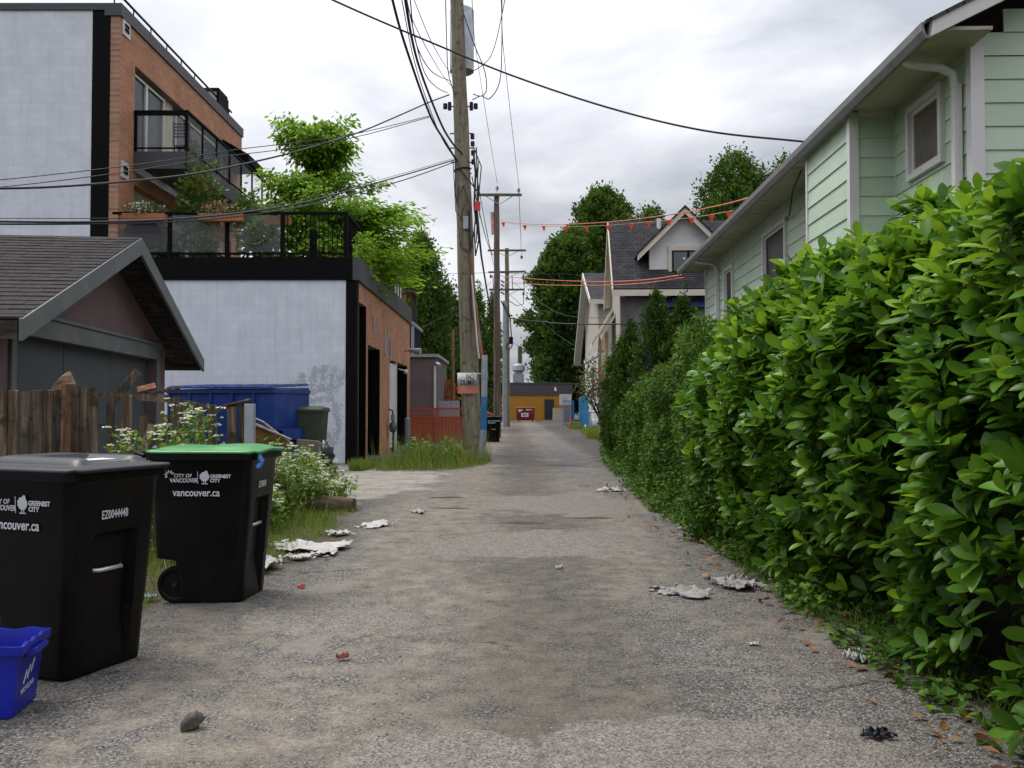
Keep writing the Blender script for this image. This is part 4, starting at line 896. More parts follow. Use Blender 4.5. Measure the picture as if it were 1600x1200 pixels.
# ---------------- blue dumpster and clutter ----------------
bluep = paint('dumpster_blue', (.006, .035, .19), .45, .25, 2, bstr=.2, bscale=20, dirt=(.05, .08, .16), dscale=2, damt=.6)
def dumpster(label, loc, rz, L_, D_, H_, mat, lidm, name='dumpster', fork=True, front=1):
    t = thing(name, label, 'dumpster', loc, rz)
    m = MB(); m.loft([[(-L_/2+.1, -D_/2+.15, .15), (L_/2-.1, -D_/2+.15, .15), (L_/2-.1, D_/2, .15), (-L_/2+.1, D_/2, .15)], [(-L_/2, -D_/2, H_*.55), (L_/2, -D_/2, H_*.55), (L_/2, D_/2, H_*.55), (-L_/2, D_/2, H_*.55)], [(-L_/2, -D_/2, H_-.08), (L_/2, -D_/2, H_-.08), (L_/2, D_/2, H_-.02), (-L_/2, D_/2, H_-.02)]])
    m.build('body', mat, t, bevel=.015)
    m = MB(); k = -L_/2
    while k < L_/2: m.box(k, k+.05, -D_/2-.04, -D_/2+.05, H_*.5, H_-.1); k += L_/5
    m.box(-L_/2-.03, L_/2+.03, -D_/2-.05, -D_/2+.02, H_-.16, H_-.08); m.box(-L_/2-.03, -L_/2+.02, -D_/2, D_/2, H_-.16, H_-.08); m.box(L_/2-.02, L_/2+.03, -D_/2, D_/2, H_-.16, H_-.08); m.build('rib', mat, t)
    for sx in (-1, 1):
        m = MB(); cx = sx*L_/4; m.prism([(cx-L_/4+.02, -D_/2-.1, H_-.06), (cx-L_/4+.02, D_/2+.02, H_+.03), (cx-L_/4+.02, D_/2+.02, H_+.06), (cx-L_/4+.02, -D_/2-.1, H_-.02)], (L_/2-.04, 0, 0))
        for q in range(4): xx = cx-L_/4+.1+q*(L_/2-.2)/3; m.prism([(xx, -D_/2-.1, H_-.03), (xx, D_/2, H_+.05), (xx, D_/2, H_+.08), (xx, -D_/2-.1, H_+.0)], (.05, 0, 0))
        m.build('lid', lidm, t, bevel=.01)
    if fork:
        for sx in (-1, 1):
            m = MB(); xx = sx*(L_/2+.08)
            m.box(xx-.07, xx+.07, -D_/2+.1, D_/2-.3, .75, .79); m.box(xx-.07, xx+.07, -D_/2+.1, D_/2-.3, .95, .99); m.box(xx-.07, xx-.05, -D_/2+.1, D_/2-.3, .79, .95); m.box(xx+.05, xx+.07, -D_/2+.1, D_/2-.3, .79, .95); m.build('fork_pocket', mat, t)
            m = MB(); m.prism([(xx-.07, -D_/2+.3, .7), (xx+.1*sx, -D_/2+.0, .4), (xx+.1*sx, -D_/2+.12, .4), (xx-.07, -D_/2+.42, .7)], (0, 0, .06)); m.build('brace', mat, t)
    for sx in (-1, 1):
        for sy in (-1, 1):
            m = MB(); m.tube([(sx*(L_/2-.25)-.03, sy*(D_/2-.3), .08), (sx*(L_/2-.25)+.03, sy*(D_/2-.3), .08)], .08, 12); m.build('caster', dark_metal, t, smooth=40)
    return t
dumpster('large blue dumpster with ridged blue lids against the white block wall', (-6.15, 20.3, 0), R(-14), 2.6, 1.6, 1.93, bluep, bluep)
dg = paint('dark_green_plastic', (.028, .04, .02), .5, .2)
def cart(name, label, cat, loc, rz, mat, H_=1.05, w=.6, d=.7):
    t = thing(name, label, cat, loc, rz)
    m = MB(); m.loft([rrect(d*.38, w*.38, .04, 0), rrect(d*.5, w*.48, .05, H_*.93)]); m.build('body', mat, t, smooth=35)
    m = MB(); m.loft([rrect(d*.53, w*.52, .05, H_*.93), rrect(d*.54, w*.53, .05, H_*.97), rrect(d*.5, w*.5, .05, H_), rrect(d*.3, w*.3, .05, H_*1.03)]); m.build('lid', mat, t, smooth=35)
    for sy in (-1, 1):
        m = MB(); m.tube([(-d*.38, sy*w*.38-.03, .12), (-d*.38, sy*w*.38+.03, .12)], .12, 16); m.build('wheel', plastic_black, t, smooth=40)
    return t
cart('green_bin', 'dark green wheeled cart standing right of the blue dumpster against the white wall', 'wheeled bin', (-4.65, 20.6, .0), R(-90), dg, 1.45, .75, .8)
sb = MB(); sb.add(*ell(0, 0, .32, .2, .22, .36, 5, .3, 20, 14, 2.5)); o = sb.build('garbage_bag', paint('bag_black', (.008, .008, .009), .25, .3, bstr=.8, bscale=14, bdist=.04), None, smooth=180); o.location = (-4.02, 19.2, 0); tag(o, 'full black garbage bag on the ground right of the grey slab', 'garbage bag')
# plywood box and slab
pw = woodmat('wet_plywood', (.06, .035, .01), (.15, .095, .03), (.24, .17, .07), (2, 2, 6), .8, .3, False, blot=(.04, .025, .01))
t = thing('plywood_box', 'broken yellow brown plywood box with a torn pale rim behind the weeds', 'box', (-4.05, 14.6, 0), R(8))
m = MB(); m.prism([(-.35, 0, .1), (.42, 0, .1), (.42, 0, .92), (.2, 0, 1.0), (-.1, 0, 1.18), (-.35, 0, 1.25)], (0, .03, 0)); m.box(-.35, -.32, .03, .8, .1, 1.2); m.build('side_board', pw, t)
m = MB()
m.tube([(-.37, -.02, 1.24), (-.1, -.03, 1.17), (.15, -.02, 1.06), (.45, -.02, .93)], [.02, .03, .022, .015], 6); m.tube([(-.3, 0, 1.36), (0, -.02, 1.22), (.3, 0, .98), (.44, 0, .88)], [.008, .015, .015, .01], 6); m.build('torn_rim', paint('torn_pale', (.36, .31, .24), .9, .4, 12), t, smooth=60)
slab = MB(); slab.loft([[(-.19, -.06, 0), (.17, -.06, 0), (.17, .08, 0), (-.19, .08, 0)], [(-.2, -.05, .5), (.19, -.06, .52), (.19, .07, .5), (-.2, .07, .5)], [(-.17, -.05, .93), (.2, -.05, .9), (.2, .05, .9), (-.17, .05, .92)]])
o = slab.build('concrete_slab', paint('mossy_concrete', (.15, .135, .1), .95, .3, 6, bstr=.7, bscale=20, bdist=.02, dirt=(.07, .06, .03), damt=.8), None, bevel=.01); o.location = (-3.42, 14.9, 0); o.rotation_euler = (0, .03, .1); tag(o, 'upright mossy grey concrete slab standing next to the plywood box', 'slab')
wpnl = MB(); wpnl.box(-.06, .06, 0, .04, 0, .75); o = wpnl.build('white_board', white_paint, None, bevel=.006); o.location = (-3.55, 16.3, 0); tag(o, 'narrow white board standing between the slab and the garbage bag', 'board')
# log
lg = MB(); lg.tube([(-.36, .0, .1), (-.1, .01, .11), (.2, 0, .1), (.42, -.03, .09)], [.1, .12, .115, .105], 14); o = lg.build('log', woodmat('log_bark', (.03, .02, .012), (.1, .075, .045), (.2, .16, .1), (2, 10, 10), .9, .8, False), None, smooth=60); o.location = (-2.62, 12.55, .0); tag(o, 'short rotten log lying in the grass under the white flowering weeds', 'log')
rk = MB(); rk.add(*ell(0, 0, .03, .055, .035, .035, 9, .25, 14, 9, 2)); o = rk.build('stone', paint('dark_stone', (.07, .065, .055), .9, .4, 20, bstr=.8, bscale=60), None, smooth=180); o.location = (-1.43, 3.98+.1, .01); o.rotation_euler = (0, -.5, .6); tag(o, 'dark round stone lying on the gravel at the bottom left', 'stone')

# litter: crumpled sheets
cloth = paint('plaster_rag', (.44, .42, .40), .9, .2, 6, bstr=.6, bscale=40, bdist=.01, dirt=(.16, .14, .115), dscale=7, damt=.95)
cloth2 = paint('grey_rag', (.30, .285, .27), .9, .25, 6, bstr=.7, bscale=40, bdist=.01, dirt=(.14, .12, .1), dscale=7, damt=.8)
def rag(label, x, y, lx, ly, rz, seed, mat, h=.03, z0=.012, name='rag'):
    n = 30; vs = []; fs = []; keep = set()
    for j in range(n+1):
        for i in range(n+1):
            u, v = -1+2*i/n, -1+2*j/n
            w = 1+.5*mnoise.noise(Vector((u*1.4+seed, v*1.4, seed)))
            z = abs(mnoise.noise(Vector((u*2.1+seed, v*3.1, 1))))*h*1.7+h*.6*abs(mnoise.noise(Vector((u*5, v*7, seed))))
            vs.append((u*lx/2*w, v*ly/2*w, z))
    for j in range(n):
        for i in range(n):
            u, v = -1+2*(i+.5)/n, -1+2*(j+.5)/n
            r_ = math.hypot(u, v)*(1+.9*mnoise.noise(Vector((u*1.7+seed*2, v*1.7, seed)))+.6*mnoise.noise(Vector((u*5+seed, v*5, 3))))
            if r_ < .78: q = j*(n+1)+i; fs.append((q, q+1, q+n+2, q+n+1))
    m = MB(); m.add(vs, fs); o = m.build(name, mat, None, smooth=50); o.location = (x, y, z0); o.rotation_euler = (0, 0, rz)
    s = o.modifiers.new('thickness', 'SOLIDIFY'); s.thickness = .004
    tag(o, label, 'rag' if name == 'rag' else name.replace('_', ' '), 'pale rags and scraps on the lane'); return o
rag('large crumpled white rag at the grass edge right of the green lidded bin', -2.02, 9.15, .9, .8, R(-35), 1, cloth, .035, .03)
rag('smaller white rag on the lane, below the log', -1.66, 11.0, .42, .65, R(-20), 2, cloth, .03)
rag('white rag tucked in the grass right beside the green lidded bin', -2.22, 8.1, .4, .5, .3, 3, cloth, .05, .05)
rag('flat pale scrap in the grass between the two white rags', -1.95, 10.1, .35, .3, .3, 4, cloth, .03, .04)
rag('small pale scrap in the middle of the lane, level with the flowering weeds', -1.3, 12.4, .25, .45, .2, 6, cloth2, .03)
rag('small white scrap close to the green lidded bin, on short grass', -2.02, 8.55, .3, .3, .1, 8, cloth, .03, .03)
rag('grey rag lying farther out on the lane before the laurel hedge', 1.36, 7.0, .5, .38, R(-5), 11, cloth2, .035)
rag('crumpled grey brown rag against the foot of the laurel hedge', 1.85, 7.3, .42, .45, R(25), 12, cloth2, .045)
rag('torn white paper at the ivy edge near the bottom right', 1.98, 5.15, .14, .16, .4, 13, cloth, .04, .02, 'paper_scrap')
rag('small white paper at the foot of the ivy hedge', 2.08, 10.6, .2, .3, .4, 14, cloth, .04, .02, 'paper_scrap')
rag('long pale strip of rag by the far ivy edge', 1.75, 15.6, .5, .4, .4, 15, cloth, .04, .02)
rag('crumpled black plastic at the bottom right edge of the lane', 1.60, 3.96, .14, .08, .2, 16, plastic_dark, .02, .02, 'plastic_scrap')
rag('tiny pale blue scrap on the grass left of the green lidded bin wheel', -2.72, 6.75, .09, .08, .2, 17, paint('palebl', (.35, .5, .55), .6), .02, .03, 'plastic_scrap')
rag('small red scrap on the gravel below the white rags', -1.68, 7.2, .06, .06, .2, 18, paint('redsc', (.5, .06, .05), .6), .02, .012, 'plastic_scrap')
rag('small red brown scrap on the gravel left of centre', -.97, 5.2, .07, .05, .2, 19, paint('redsc2', (.3, .07, .05), .6), .02, .012, 'plastic_scrap')
rag('tiny white scrap right of the middle of the lane', .42, 8.1, .09, .08, .2, 20, cloth, .02, .012, 'paper_scrap')
rag('small white scrap on the gravel before the bottom ivy', 1.47, 5.5, .1, .05, .2, 21, cloth, .01, .012, 'paper_scrap')
# dry leaves
dry = leafmat('dry_leaves', (.09, .04, .018), (.30, .15, .05), .7, .15)
n = 300; yy = 3.4+rng.random(n)**1.2*13; xx = 2.25-np.abs(rng.normal(0, .22, n))+.15*rng.normal(size=n); 
d_ = nrm(np.stack([rng.normal(size=n), rng.normal(size=n), rng.normal(0, .25, n)], 1)); up = nrm(np.stack([rng.normal(0, .35, n), rng.normal(0, .35, n), np.ones(n)], 1)); x_, y_, z_ = frames(d_, up)
scatter('fallen_leaves', LAUREL, np.stack([xx, yy, np.full(n, .025)], 1), x_, y_, z_, .035+.07*rng.random(n), dry, kind='stuff', smooth=True)

# ---------------- flowering weeds ----------------
weedm = leafmat('weed_leaves', (.06, .13, .015), (.22, .33, .045), .55, .3); umb = leafmat('umbel_white', (.5, .5, .42), (.78, .78, .68), .7, .3)
stem = paint('weed_stem', (.08, .13, .03), .7, bstr=0)
def weed(label, x, y, h, r, nst, nl, seed, z=0, fl=1.0, grp='white flowering weeds'):
    o = thing('flowering_weed', label, 'weed', (x, y, z), 0, grp); rr = random.Random(seed)
    s = MB(); tips = []; LP = []
    for k in range(nst):
        a = rr.uniform(0, 6.28); q = r*math.sqrt(rr.random()); hh = h*rr.uniform(.55, 1)
        p0 = Vector((q*.5*math.cos(a), q*.5*math.sin(a), 0)); p2 = Vector((q*math.cos(a), q*math.sin(a), hh)); p1 = (p0+p2)/2+Vector((rr.uniform(-.04, .04), rr.uniform(-.04, .04), 0))
        s.tube([p0, p1, p2], [.006, .005, .003], 5, False); tips.append(p2)
        for j in range(nl):
            tt = rr.random()**.7; base = p0.lerp(p2, tt); LP.append(base+Vector((rr.gauss(0, .07), rr.gauss(0, .07), rr.gauss(0, .04))))
        for j in range(3):
            b_ = p1.lerp(p2, rr.random()); tpp = b_+Vector((rr.uniform(-.1, .1), rr.uniform(-.1, .1), rr.uniform(.05, .14))); s.tube([b_, tpp], [.003, .002], 4, False); tips.append(tpp)
    s.build('stems', stem, o)
    LP = np.array([tuple(p) for p in LP]); m_ = len(LP); d = nrm(rng.normal(size=(m_, 3))+np.array([0, 0, .3])); up = nrm(rng.normal(0, .5, (m_, 3))+np.array([0, -.3, 1.])); x_, y_, z_ = frames(d, up)
    scatter('leaves', SMALL, LP, x_, y_, z_, .04+.05*rng.random(m_), weedm, o)
    if fl:
        FP = []
        for p in tips:
            if rr.random() < fl:
                R_ = rr.uniform(.03, .055)
                for j in range(16): a = rr.uniform(0, 6.28); q = R_*math.sqrt(rr.random()); FP.append((p.x+q*math.cos(a), p.y+q*math.sin(a), p.z+.012-q*q*6+rr.uniform(-.004, .004)))
        FP = np.array(FP); m_ = len(FP); d = nrm(rng.normal(size=(m_, 3))*np.array([1, 1, .3])); up = nrm(rng.normal(0, .3, (m_, 3))+np.array([0, 0, 1.])); x_, y_, z_ = frames(d, up)
        scatter('flowers', [([(-.5, -.4, 0), (.5, -.4, 0), (.6, .4, .05), (-.5, .5, 0)], [(0, 1, 2, 3)])], FP, x_, y_, z_, .013+.008*rng.random(m_), umb, o)
for i, (x, y, h, r) in enumerate([(-3.25, 11.3, 1.0, .36), (-2.95, 11.5, .9, .36), (-3.0, 12.6, .8, .42), (-3.5, 12.8, .95, .42), (-2.95, 13.4, .75, .36), (-3.45, 10.6, .8, .4), (-2.95, 10.4, .5, .3)]):
    weed(['tall clump of white flowering weeds just right of the green lidded bin', 'clump of white flowering weeds behind the log, second from the bin', 'clump of white flowering weeds right behind the log', 'clump of white flowering weeds in front of the plywood box', 'rightmost clump of white flowering weeds, at the concrete edge', 'clump of flowering weeds mostly hidden behind the green lidded bin', 'low clump of flowering weeds in the grass before the tall ones'][i], x, y, h, r, 22, 42, i)
weed('small clump of white flowering weeds hugging the right end of the log', -2.55, 12.95, .5, .3, 14, 36, 17)
weed('narrow white flowering weed growing up the fence above the dark bin lid', -3.72, 8.55, 1.42, .13, 10, 38, 21)
weed('bushy white flowering weed before the broken pickets above the green lid', -3.12, 8.7, 1.5, .26, 24, 55, 22)
weed('low white flowering weed between the fence weeds', -3.45, 8.6, 1.2, .12, 8, 20, 23)
# ---------------- green sided house ----------------
side = paint('green_siding', (.47, .58, .46), .55, .06, 1.5, bstr=.35, bscale=18, bdist=.004, dirt=(.3, .34, .28), dscale=1.2, damt=.35)
side2 = side
wht = paint('trim_white', (.60, .58, .58), .5, .06, 2, dirt=(.36, .34, .3), dscale=2, damt=.4)
sof = paint('soffit', (.42, .38, .31), .7, .1, 2, dirt=(.16, .13, .1), dscale=1.4, damt=.7)
gut = paint('gutter_grey', (.17, .17, .165), .5, .2, 3, dirt=(.09, .08, .07), dscale=3, damt=.8)
HX, HY = 3.89, 7.5
h = thing('green_house', 'house with pale green lap siding, white corner trim and grey gutter, behind the laurel hedge', 'house', (HX, HY, 0), R(-1.83))
HL = 12.15; ZT = 4.50; EX = .2
def lap(mb, axis, fixed, a0, a1, z0, z1, sgn):
    """lap boards on a plane: axis 'x' => wall at x=fixed running along y; outward sign sgn"""
    z = z0
    A0, A1 = a0, a1
    while z < z1-.005:
        zt = min(z+EX, z1); o0 = .017*sgn; o1 = .003*sgn; cut = A0+(A1-A0)*random.uniform(.25, .75) if A1-A0 > 1.6 else A1
        for a0, a1 in (((A0, cut-.002), (cut+.002, A1)) if cut < A1 else ((A0, A1),)):
            mb.tint = random.random()
            if axis == 'x': mb.hexa([(fixed, a0, z), (fixed+o0, a0, z), (fixed+o0, a1, z), (fixed, a1, z), (fixed, a0, zt), (fixed+o1, a0, zt), (fixed+o1, a1, zt), (fixed, a1, zt)])
            else: mb.hexa([(a0, fixed, z), (a1, fixed, z), (a1, fixed+o0, z), (a0, fixed+o0, z), (a0, fixed, zt), (a1, fixed, zt), (a1, fixed+o1, zt), (a0, fixed+o1, zt)])
        z += EX
WIN = [(.55, 1.2, 3.72, 4.33), (5.7, 6.95, 2.9, 4.2), (9.35, 10.0, 2.6, 4.1)]
m = MB(); m.box(.001, .2, .001, HL, 0, ZT)
m.box(.2, 7, .001, .2, 0, ZT); m.box(-.449, 0, 1.641, 3.129, 0, ZT); m.prism([(.001, .001, ZT), (7, .001, ZT), (3.5, .001, ZT+1.75)], (0, .2, 0)); m.build('wall', side2, h)
m = MB()
# lane wall: boards in spans between windows
def span(a0, a1):
    segs = [(z0, z1) for (w0, w1, z0, z1) in WIN if w0 < (a0+a1)/2 < w1]
    if not segs: lap(m, 'x', 0, a0, a1, .02, ZT, -1)
    else:
        z0, z1 = segs[0]; lap(m, 'x', 0, a0, a1, .02, z0, -1); lap(m, 'x', 0, a0, a1, z1, ZT, -1)
cuts = sorted({.06, 1.64, 3.13, HL} | {w for q in WIN for w in q[:2]})
for a, c in zip(cuts, cuts[1:]):
    if (a, c) != (1.64, 3.13): span(a, c)
lap(m, 'x', -.45, 1.7, 3.13, .02, ZT, -1); lap(m, 'y', 1.64, -.39, -.02, .02, ZT, -1)
lap(m, 'y', 0, .06, 7, .02, ZT+.01, -1)
z = .02+22*EX
while z < ZT+1.7:
    f = (z-ZT)/1.75; lap(m, 'y', 0, 3.5*max(0, f)+.02, 7-3.5*max(0, f), z, min(z+EX, ZT+1.74), -1); z += EX
m.build('siding', side, h)
m = MB()
m.box(-.028, .085, -.030, .06, 0, ZT); m.box(-.48, -.385, 1.61, 1.70, 0, ZT-.02); m.box(-.474, -.44, 3.1, 3.16, 0, ZT); m.box(-.02, .0, 1.615, 1.66, 0, ZT); m.box(-.03, .02, HL-.06, HL+.03, 0, ZT); m.box(-.39, -.02, 1.605, 1.625, ZT-.06, ZT)
m.box(-.478, -.45, 1.7, 3.1, ZT-.05, ZT); m.build('corner_trim', wht, h, split=True)
for i, (a, c, z0, z1) in enumerate(WIN):
    f = MB(); t = .06
    f.box(-.06, .04, a-t, a, z0-t, z1+t); f.box(-.06, .04, c, c+t, z0-t, z1+t); f.box(-.06, .04, a, c, z1, z1+t); f.box(-.06, .04, a, c, z0-t, z0)
    fo = f.build('window', wht, h, bevel=.006)
    f = MB(); s = .04; f.box(-.02, .03, a, a+s, z0, z1); f.box(-.02, .03, c-s, c, z0, z1); f.box(-.02, .03, a+s, c-s, z1-s, z1); f.box(-.02, .03, a+s, c-s, z0, z0+s)
    f.build('sash', wht, fo)
    f = MB(); f.box(-.003, .0, a+s, c-s, z0+s, z1-s); f.build('pane', paint('win_dark', (.008, .007, .008), .35, .2, bstr=0, spec=.15) if i else paint('win_brown', (.12, .10, .08), .3, .3, 2, bstr=0, spec=.3), fo)
# soffit, gutter, fascia
m = MB(); m.box(-.52, .0, -.35, HL+.35, ZT+.001, ZT+.03); 
for k in range(36): m.box(-.5, -.03, 3.2+k*.3, 3.215+k*.3, ZT-.004, ZT)
m.build('soffit', sof, h)
m = MB(); G = ZT-.08; prof = [(-.52, G), (-.555, G), (-.585, G+.06), (-.59, G+.125), (-.575, G+.13), (-.565, G+.07), (-.55, G+.02), (-.53, G+.02), (-.52, G+.13), (-.50, G+.13)]
m.prism([(x, -.4, z) for x, z in prof], (0, HL+.78, 0)); m.build('gutter', gut, h)
def pitch(x): return ZT+.05+(x+.52)*.5
m = MB(); m.prism([(-.56, -.42, pitch(-.56)), (3.5, -.42, pitch(3.5)), (3.5, -.42, pitch(3.5)+.05), (-.56, -.42, pitch(-.56)+.03)], (0, HL+.84, 0)); m.prism([(3.5, -.42, pitch(3.5)), (7.6, -.42, pitch(-.6)), (7.6, -.42, pitch(-.6)+.05), (3.5, -.42, pitch(3.5)+.05)], (0, HL+.84, 0)); m.build('roof', shinglemat('shingles_green_house', 'yxz', (.05, .048, .05), (.07, .068, .07)), h)
m = MB(); m.prism([(-.52, -.4, ZT-.07), (-.52, -.4, pitch(-.52)), (3.5, -.4, pitch(3.5)), (3.5, -.4, pitch(3.5)-.16)], (0, .03, 0)); m.prism([(3.5, -.4, pitch(3.5)), (7.6, -.4, pitch(-.6)), (7.6, -.4, pitch(-.6)-.16), (3.5, -.4, pitch(3.5)-.16)], (0, .03, 0))
m.build('rake_board', wht, h, split=True)
m = MB(); m.prism([(-.5, -.38, pitch(-.5)-.03), (3.5, -.38, pitch(3.5)-.03), (3.5, -.38, pitch(3.5)-.01), (-.5, -.38, pitch(-.5)-.01)], (0, .38, 0)); m.prism([(3.5, -.38, pitch(3.5)-.03), (7.5, -.38, pitch(-.5)-.03), (7.5, -.38, pitch(-.5)-.01), (3.5, -.38, pitch(3.5)-.01)], (0, .38, 0)); m.build('rake_soffit', sof, h, split=True)
for yy, x1 in ((.16, -.07), (10.65, -.07)):
    m = MB(); m.tube([(-.53, yy-.02, ZT+.02), (-.53, yy-.02, ZT-.04), (-.46, yy-.02, ZT-.09), (-.2, yy-.01, ZT-.12), (-.09, yy, ZT-.17), (-.07, yy, ZT-.3)], .036, 12); m.build('downspout_elbow', wht, h, smooth=60)
    m = MB(); m.box(-.1, -.025, yy-.033, yy+.033, 0, ZT-.26); m.build('downspout', wht, h, bevel=.008)
m = MB(); m.tube([(-.3, 3.9, ZT+.0), (-.25, 4.5, ZT-.12), (-.1, 5.2, ZT-.3), (-.03, 5.7, ZT-.28)], .01, 6); m.build('slack_cable', wire_black, h)

# ---------------- laurel hedge ----------------
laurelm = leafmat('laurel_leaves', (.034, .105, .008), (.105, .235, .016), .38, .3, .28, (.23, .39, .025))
twig = paint('twig', (.018, .013, .009), .9)
def ztop(y): return float(np.interp(y, [1, 3.5, 5, 6.5, 7.75, 9.7], [2.38, 2.44, 2.58, 2.62, 2.5, 2.28]))
PROF = [(0.0, 2.28, .08), (.16, 2.05, .65), (.34, 1.86, 1.2), (.5, 1.85, 1.7), (.64, 2.0, 2.2), (.76, 2.35, 2.42), (1.0, 3.3, 2.45)]
ps = [p[0] for p in PROF]
def hedge_surface(s, y):
    x = np.interp(s, ps, [p[1] for p in PROF]); z = np.interp(s, ps, [p[2] for p in PROF]); zt = np.interp(y, [1, 3.5, 5, 6.5, 7.75, 9.7], [2.38, 2.44, 2.58, 2.62, 2.5, 2.28])
    z = z*zt/2.45
    nx = np.interp(s, ps, [-.8, -.95, -1, -1, -.75, -.2, 0]); nz = np.interp(s, ps, [-.4, -.25, -.1, .1, .6, .95, 1]); return x, z, nx, nz
hl = thing('laurel_hedge', 'tall cherry laurel hedge of large glossy leaves in front of the green house', 'hedge', (2.3, 5.4, 0))
n = 6600
s = rng.random(n)**1.0; y = 1.3+rng.random(n)*8.3; x, z, nx, nz = hedge_surface(s, y)
endk = np.clip((y-9.0)/.6, 0, 1); x = x+endk**2*.5*(s < .8)
bumpv = vnoise(np.stack([x*0, y, z], 1), 1.6, 5)*.30 + vnoise(np.stack([x, y, z], 1), 4.5, 9)*.13
depth = rng.random(n)**1.6*.32
ny = endk*.8
nv = nrm(np.stack([nx, ny, nz], 1)); P = np.stack([x, y, z], 1)+nv*(bumpv-depth)[:, None]
# low hollows near the camera
cl = vnoise(P, 2.6, 31); keep = ~((P[:, 2] < 1.0) & (rng.random(n) < .58) & (P[:, 1] < 7.0)) & (cl > -.28-.2*(P[:, 2]-1.3)) & (P[:, 2] > .06); P, nv, depth = P[keep], nv[keep], depth[keep]; n = len(P)
axis = nrm(nv*.75+np.array([0, 0, .55])+rng.normal(0, .27, (n, 3)))
K = 7; LPp = []; Ld = []; Lu = []; Ls = []; Lt = []
t1 = nrm(np.cross(axis, rng.normal(size=(n, 3)))); t2 = np.cross(axis, t1)
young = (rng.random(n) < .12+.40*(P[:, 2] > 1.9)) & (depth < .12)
for k in range(K):
    ph = k*2.4+rng.random(n)*.5; tilt = np.radians(28+k*9+rng.normal(0, 8, n)); rad = t1*np.cos(ph)[:, None]+t2*np.sin(ph)[:, None]
    d = axis*np.cos(tilt)[:, None]+rad*np.sin(tilt)[:, None]; d[:, 2] -= .1; d[:, 2] *= .8; u = axis*np.sin(tilt)[:, None]-rad*np.cos(tilt)[:, None]; u = u+np.array([0, 0, .75])
    sel = rng.random(n) < .88
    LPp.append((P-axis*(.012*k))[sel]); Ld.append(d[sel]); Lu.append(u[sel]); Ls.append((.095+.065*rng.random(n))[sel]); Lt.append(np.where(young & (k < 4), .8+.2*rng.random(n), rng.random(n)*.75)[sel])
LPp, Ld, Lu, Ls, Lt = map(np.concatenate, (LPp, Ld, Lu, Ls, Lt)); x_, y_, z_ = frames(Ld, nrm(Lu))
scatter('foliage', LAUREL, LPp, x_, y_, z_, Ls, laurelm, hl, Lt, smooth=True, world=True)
# solid dark core added inside the hedge to block light through it
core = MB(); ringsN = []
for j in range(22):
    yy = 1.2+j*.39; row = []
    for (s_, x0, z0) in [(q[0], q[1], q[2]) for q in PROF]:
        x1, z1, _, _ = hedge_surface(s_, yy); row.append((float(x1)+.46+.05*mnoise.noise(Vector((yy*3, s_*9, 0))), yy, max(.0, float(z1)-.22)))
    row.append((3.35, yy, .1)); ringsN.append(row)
core.loft(ringsN); core.build('dark_core', paint('dark_core_fill', (.006, .010, .003), .95, .4, 8, bstr=.8, bscale=20, bdist=.05), hl, world=True)
tw = MB(); r2 = random.Random(2)
for k in range(26):
    yy = 1.6+r2.random()*7.8; x0 = 2.75+r2.uniform(-.2, .2); tw.tube([(x0, yy, 0), (x0-.15+r2.uniform(-.1, .1), yy+r2.uniform(-.15, .15), .5), (x0-.35+r2.uniform(-.1, .1), yy+r2.uniform(-.3, .3), 1.1)], [.018, .014, .006], 6)
tw.build('stems', twig, hl, world=True)

def mass_hedge(name, label, cat, y0, y1, xf, zt, n, size, mat, seed, tm=SMALL, coremat=None, low=0):
    o = thing(name, label, cat, (xf((y0+y1)/2), (y0+y1)/2, 0)); 
    y = y0+rng.random(n)*(y1-y0); s = rng.random(n)
    X = np.array([xf(a) for a in y]); Z = np.array([zt(a) for a in y])
    prof_s = [0, .6, .75, 1]; x = X+np.interp(s, prof_s, [-.05, -.02, .2, 1.3]); z = Z*np.interp(s, prof_s, [low, .78, .97, 1.0]); nx = np.interp(s, prof_s, [-1, -.9, -.5, 0]); nz = np.interp(s, prof_s, [-.05, .2, .8, 1])
    nv = nrm(np.stack([nx, np.full(n, -.15), nz], 1)); P = np.stack([x, y, z], 1)
    b_ = vnoise(P, 1.1, seed)*.38+vnoise(P, 3.2, seed+3)*.16; P = P+nv*(b_-.22*rng.random(n)**1.5)[:, None]; P[:, 2] = np.maximum(P[:, 2], .02)
    d = nrm(nv*.6+rng.normal(0, .6, (n, 3))+np.array([0, 0, -.15])); up = nrm(nv*.5+np.array([0, 0, .8])+rng.normal(0, .35, (n, 3))); a, b2_, c = frames(d, up)
    scatter('foliage', tm, P, a, b2_, c, size*(.6+.7*rng.random(n)), mat, o, world=True)
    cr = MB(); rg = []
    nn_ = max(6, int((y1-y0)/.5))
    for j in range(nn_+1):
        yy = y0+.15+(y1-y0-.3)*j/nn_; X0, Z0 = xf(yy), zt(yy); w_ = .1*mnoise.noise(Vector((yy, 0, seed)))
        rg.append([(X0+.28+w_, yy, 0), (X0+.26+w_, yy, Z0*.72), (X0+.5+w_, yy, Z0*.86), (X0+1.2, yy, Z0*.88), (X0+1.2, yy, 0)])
    cr.loft(rg); cr.build('dark_core', coremat or MATS['dark_core_fill'], o, world=True); return o  # same added dark core, stops light passing through the leaves
ivym = leafmat('ivy_leaves', (.02, .065, .008), (.07, .15, .016), .5, .25, .15, (.14, .25, .02))
mass_hedge('ivy_hedge', 'rounded hedge of small dark glossy leaves beyond the laurel hedge', 'hedge', 9.3, 15.8, lambda y: float(np.interp(y, [9, 12, 16], [2.15, 2.22, 2.42])), lambda y: float(np.interp(y, [9.3, 11, 12.6, 14, 16], [2.0, 2.4, 2.5, 2.35, 2.1])), 34000, .058, ivym, 3)
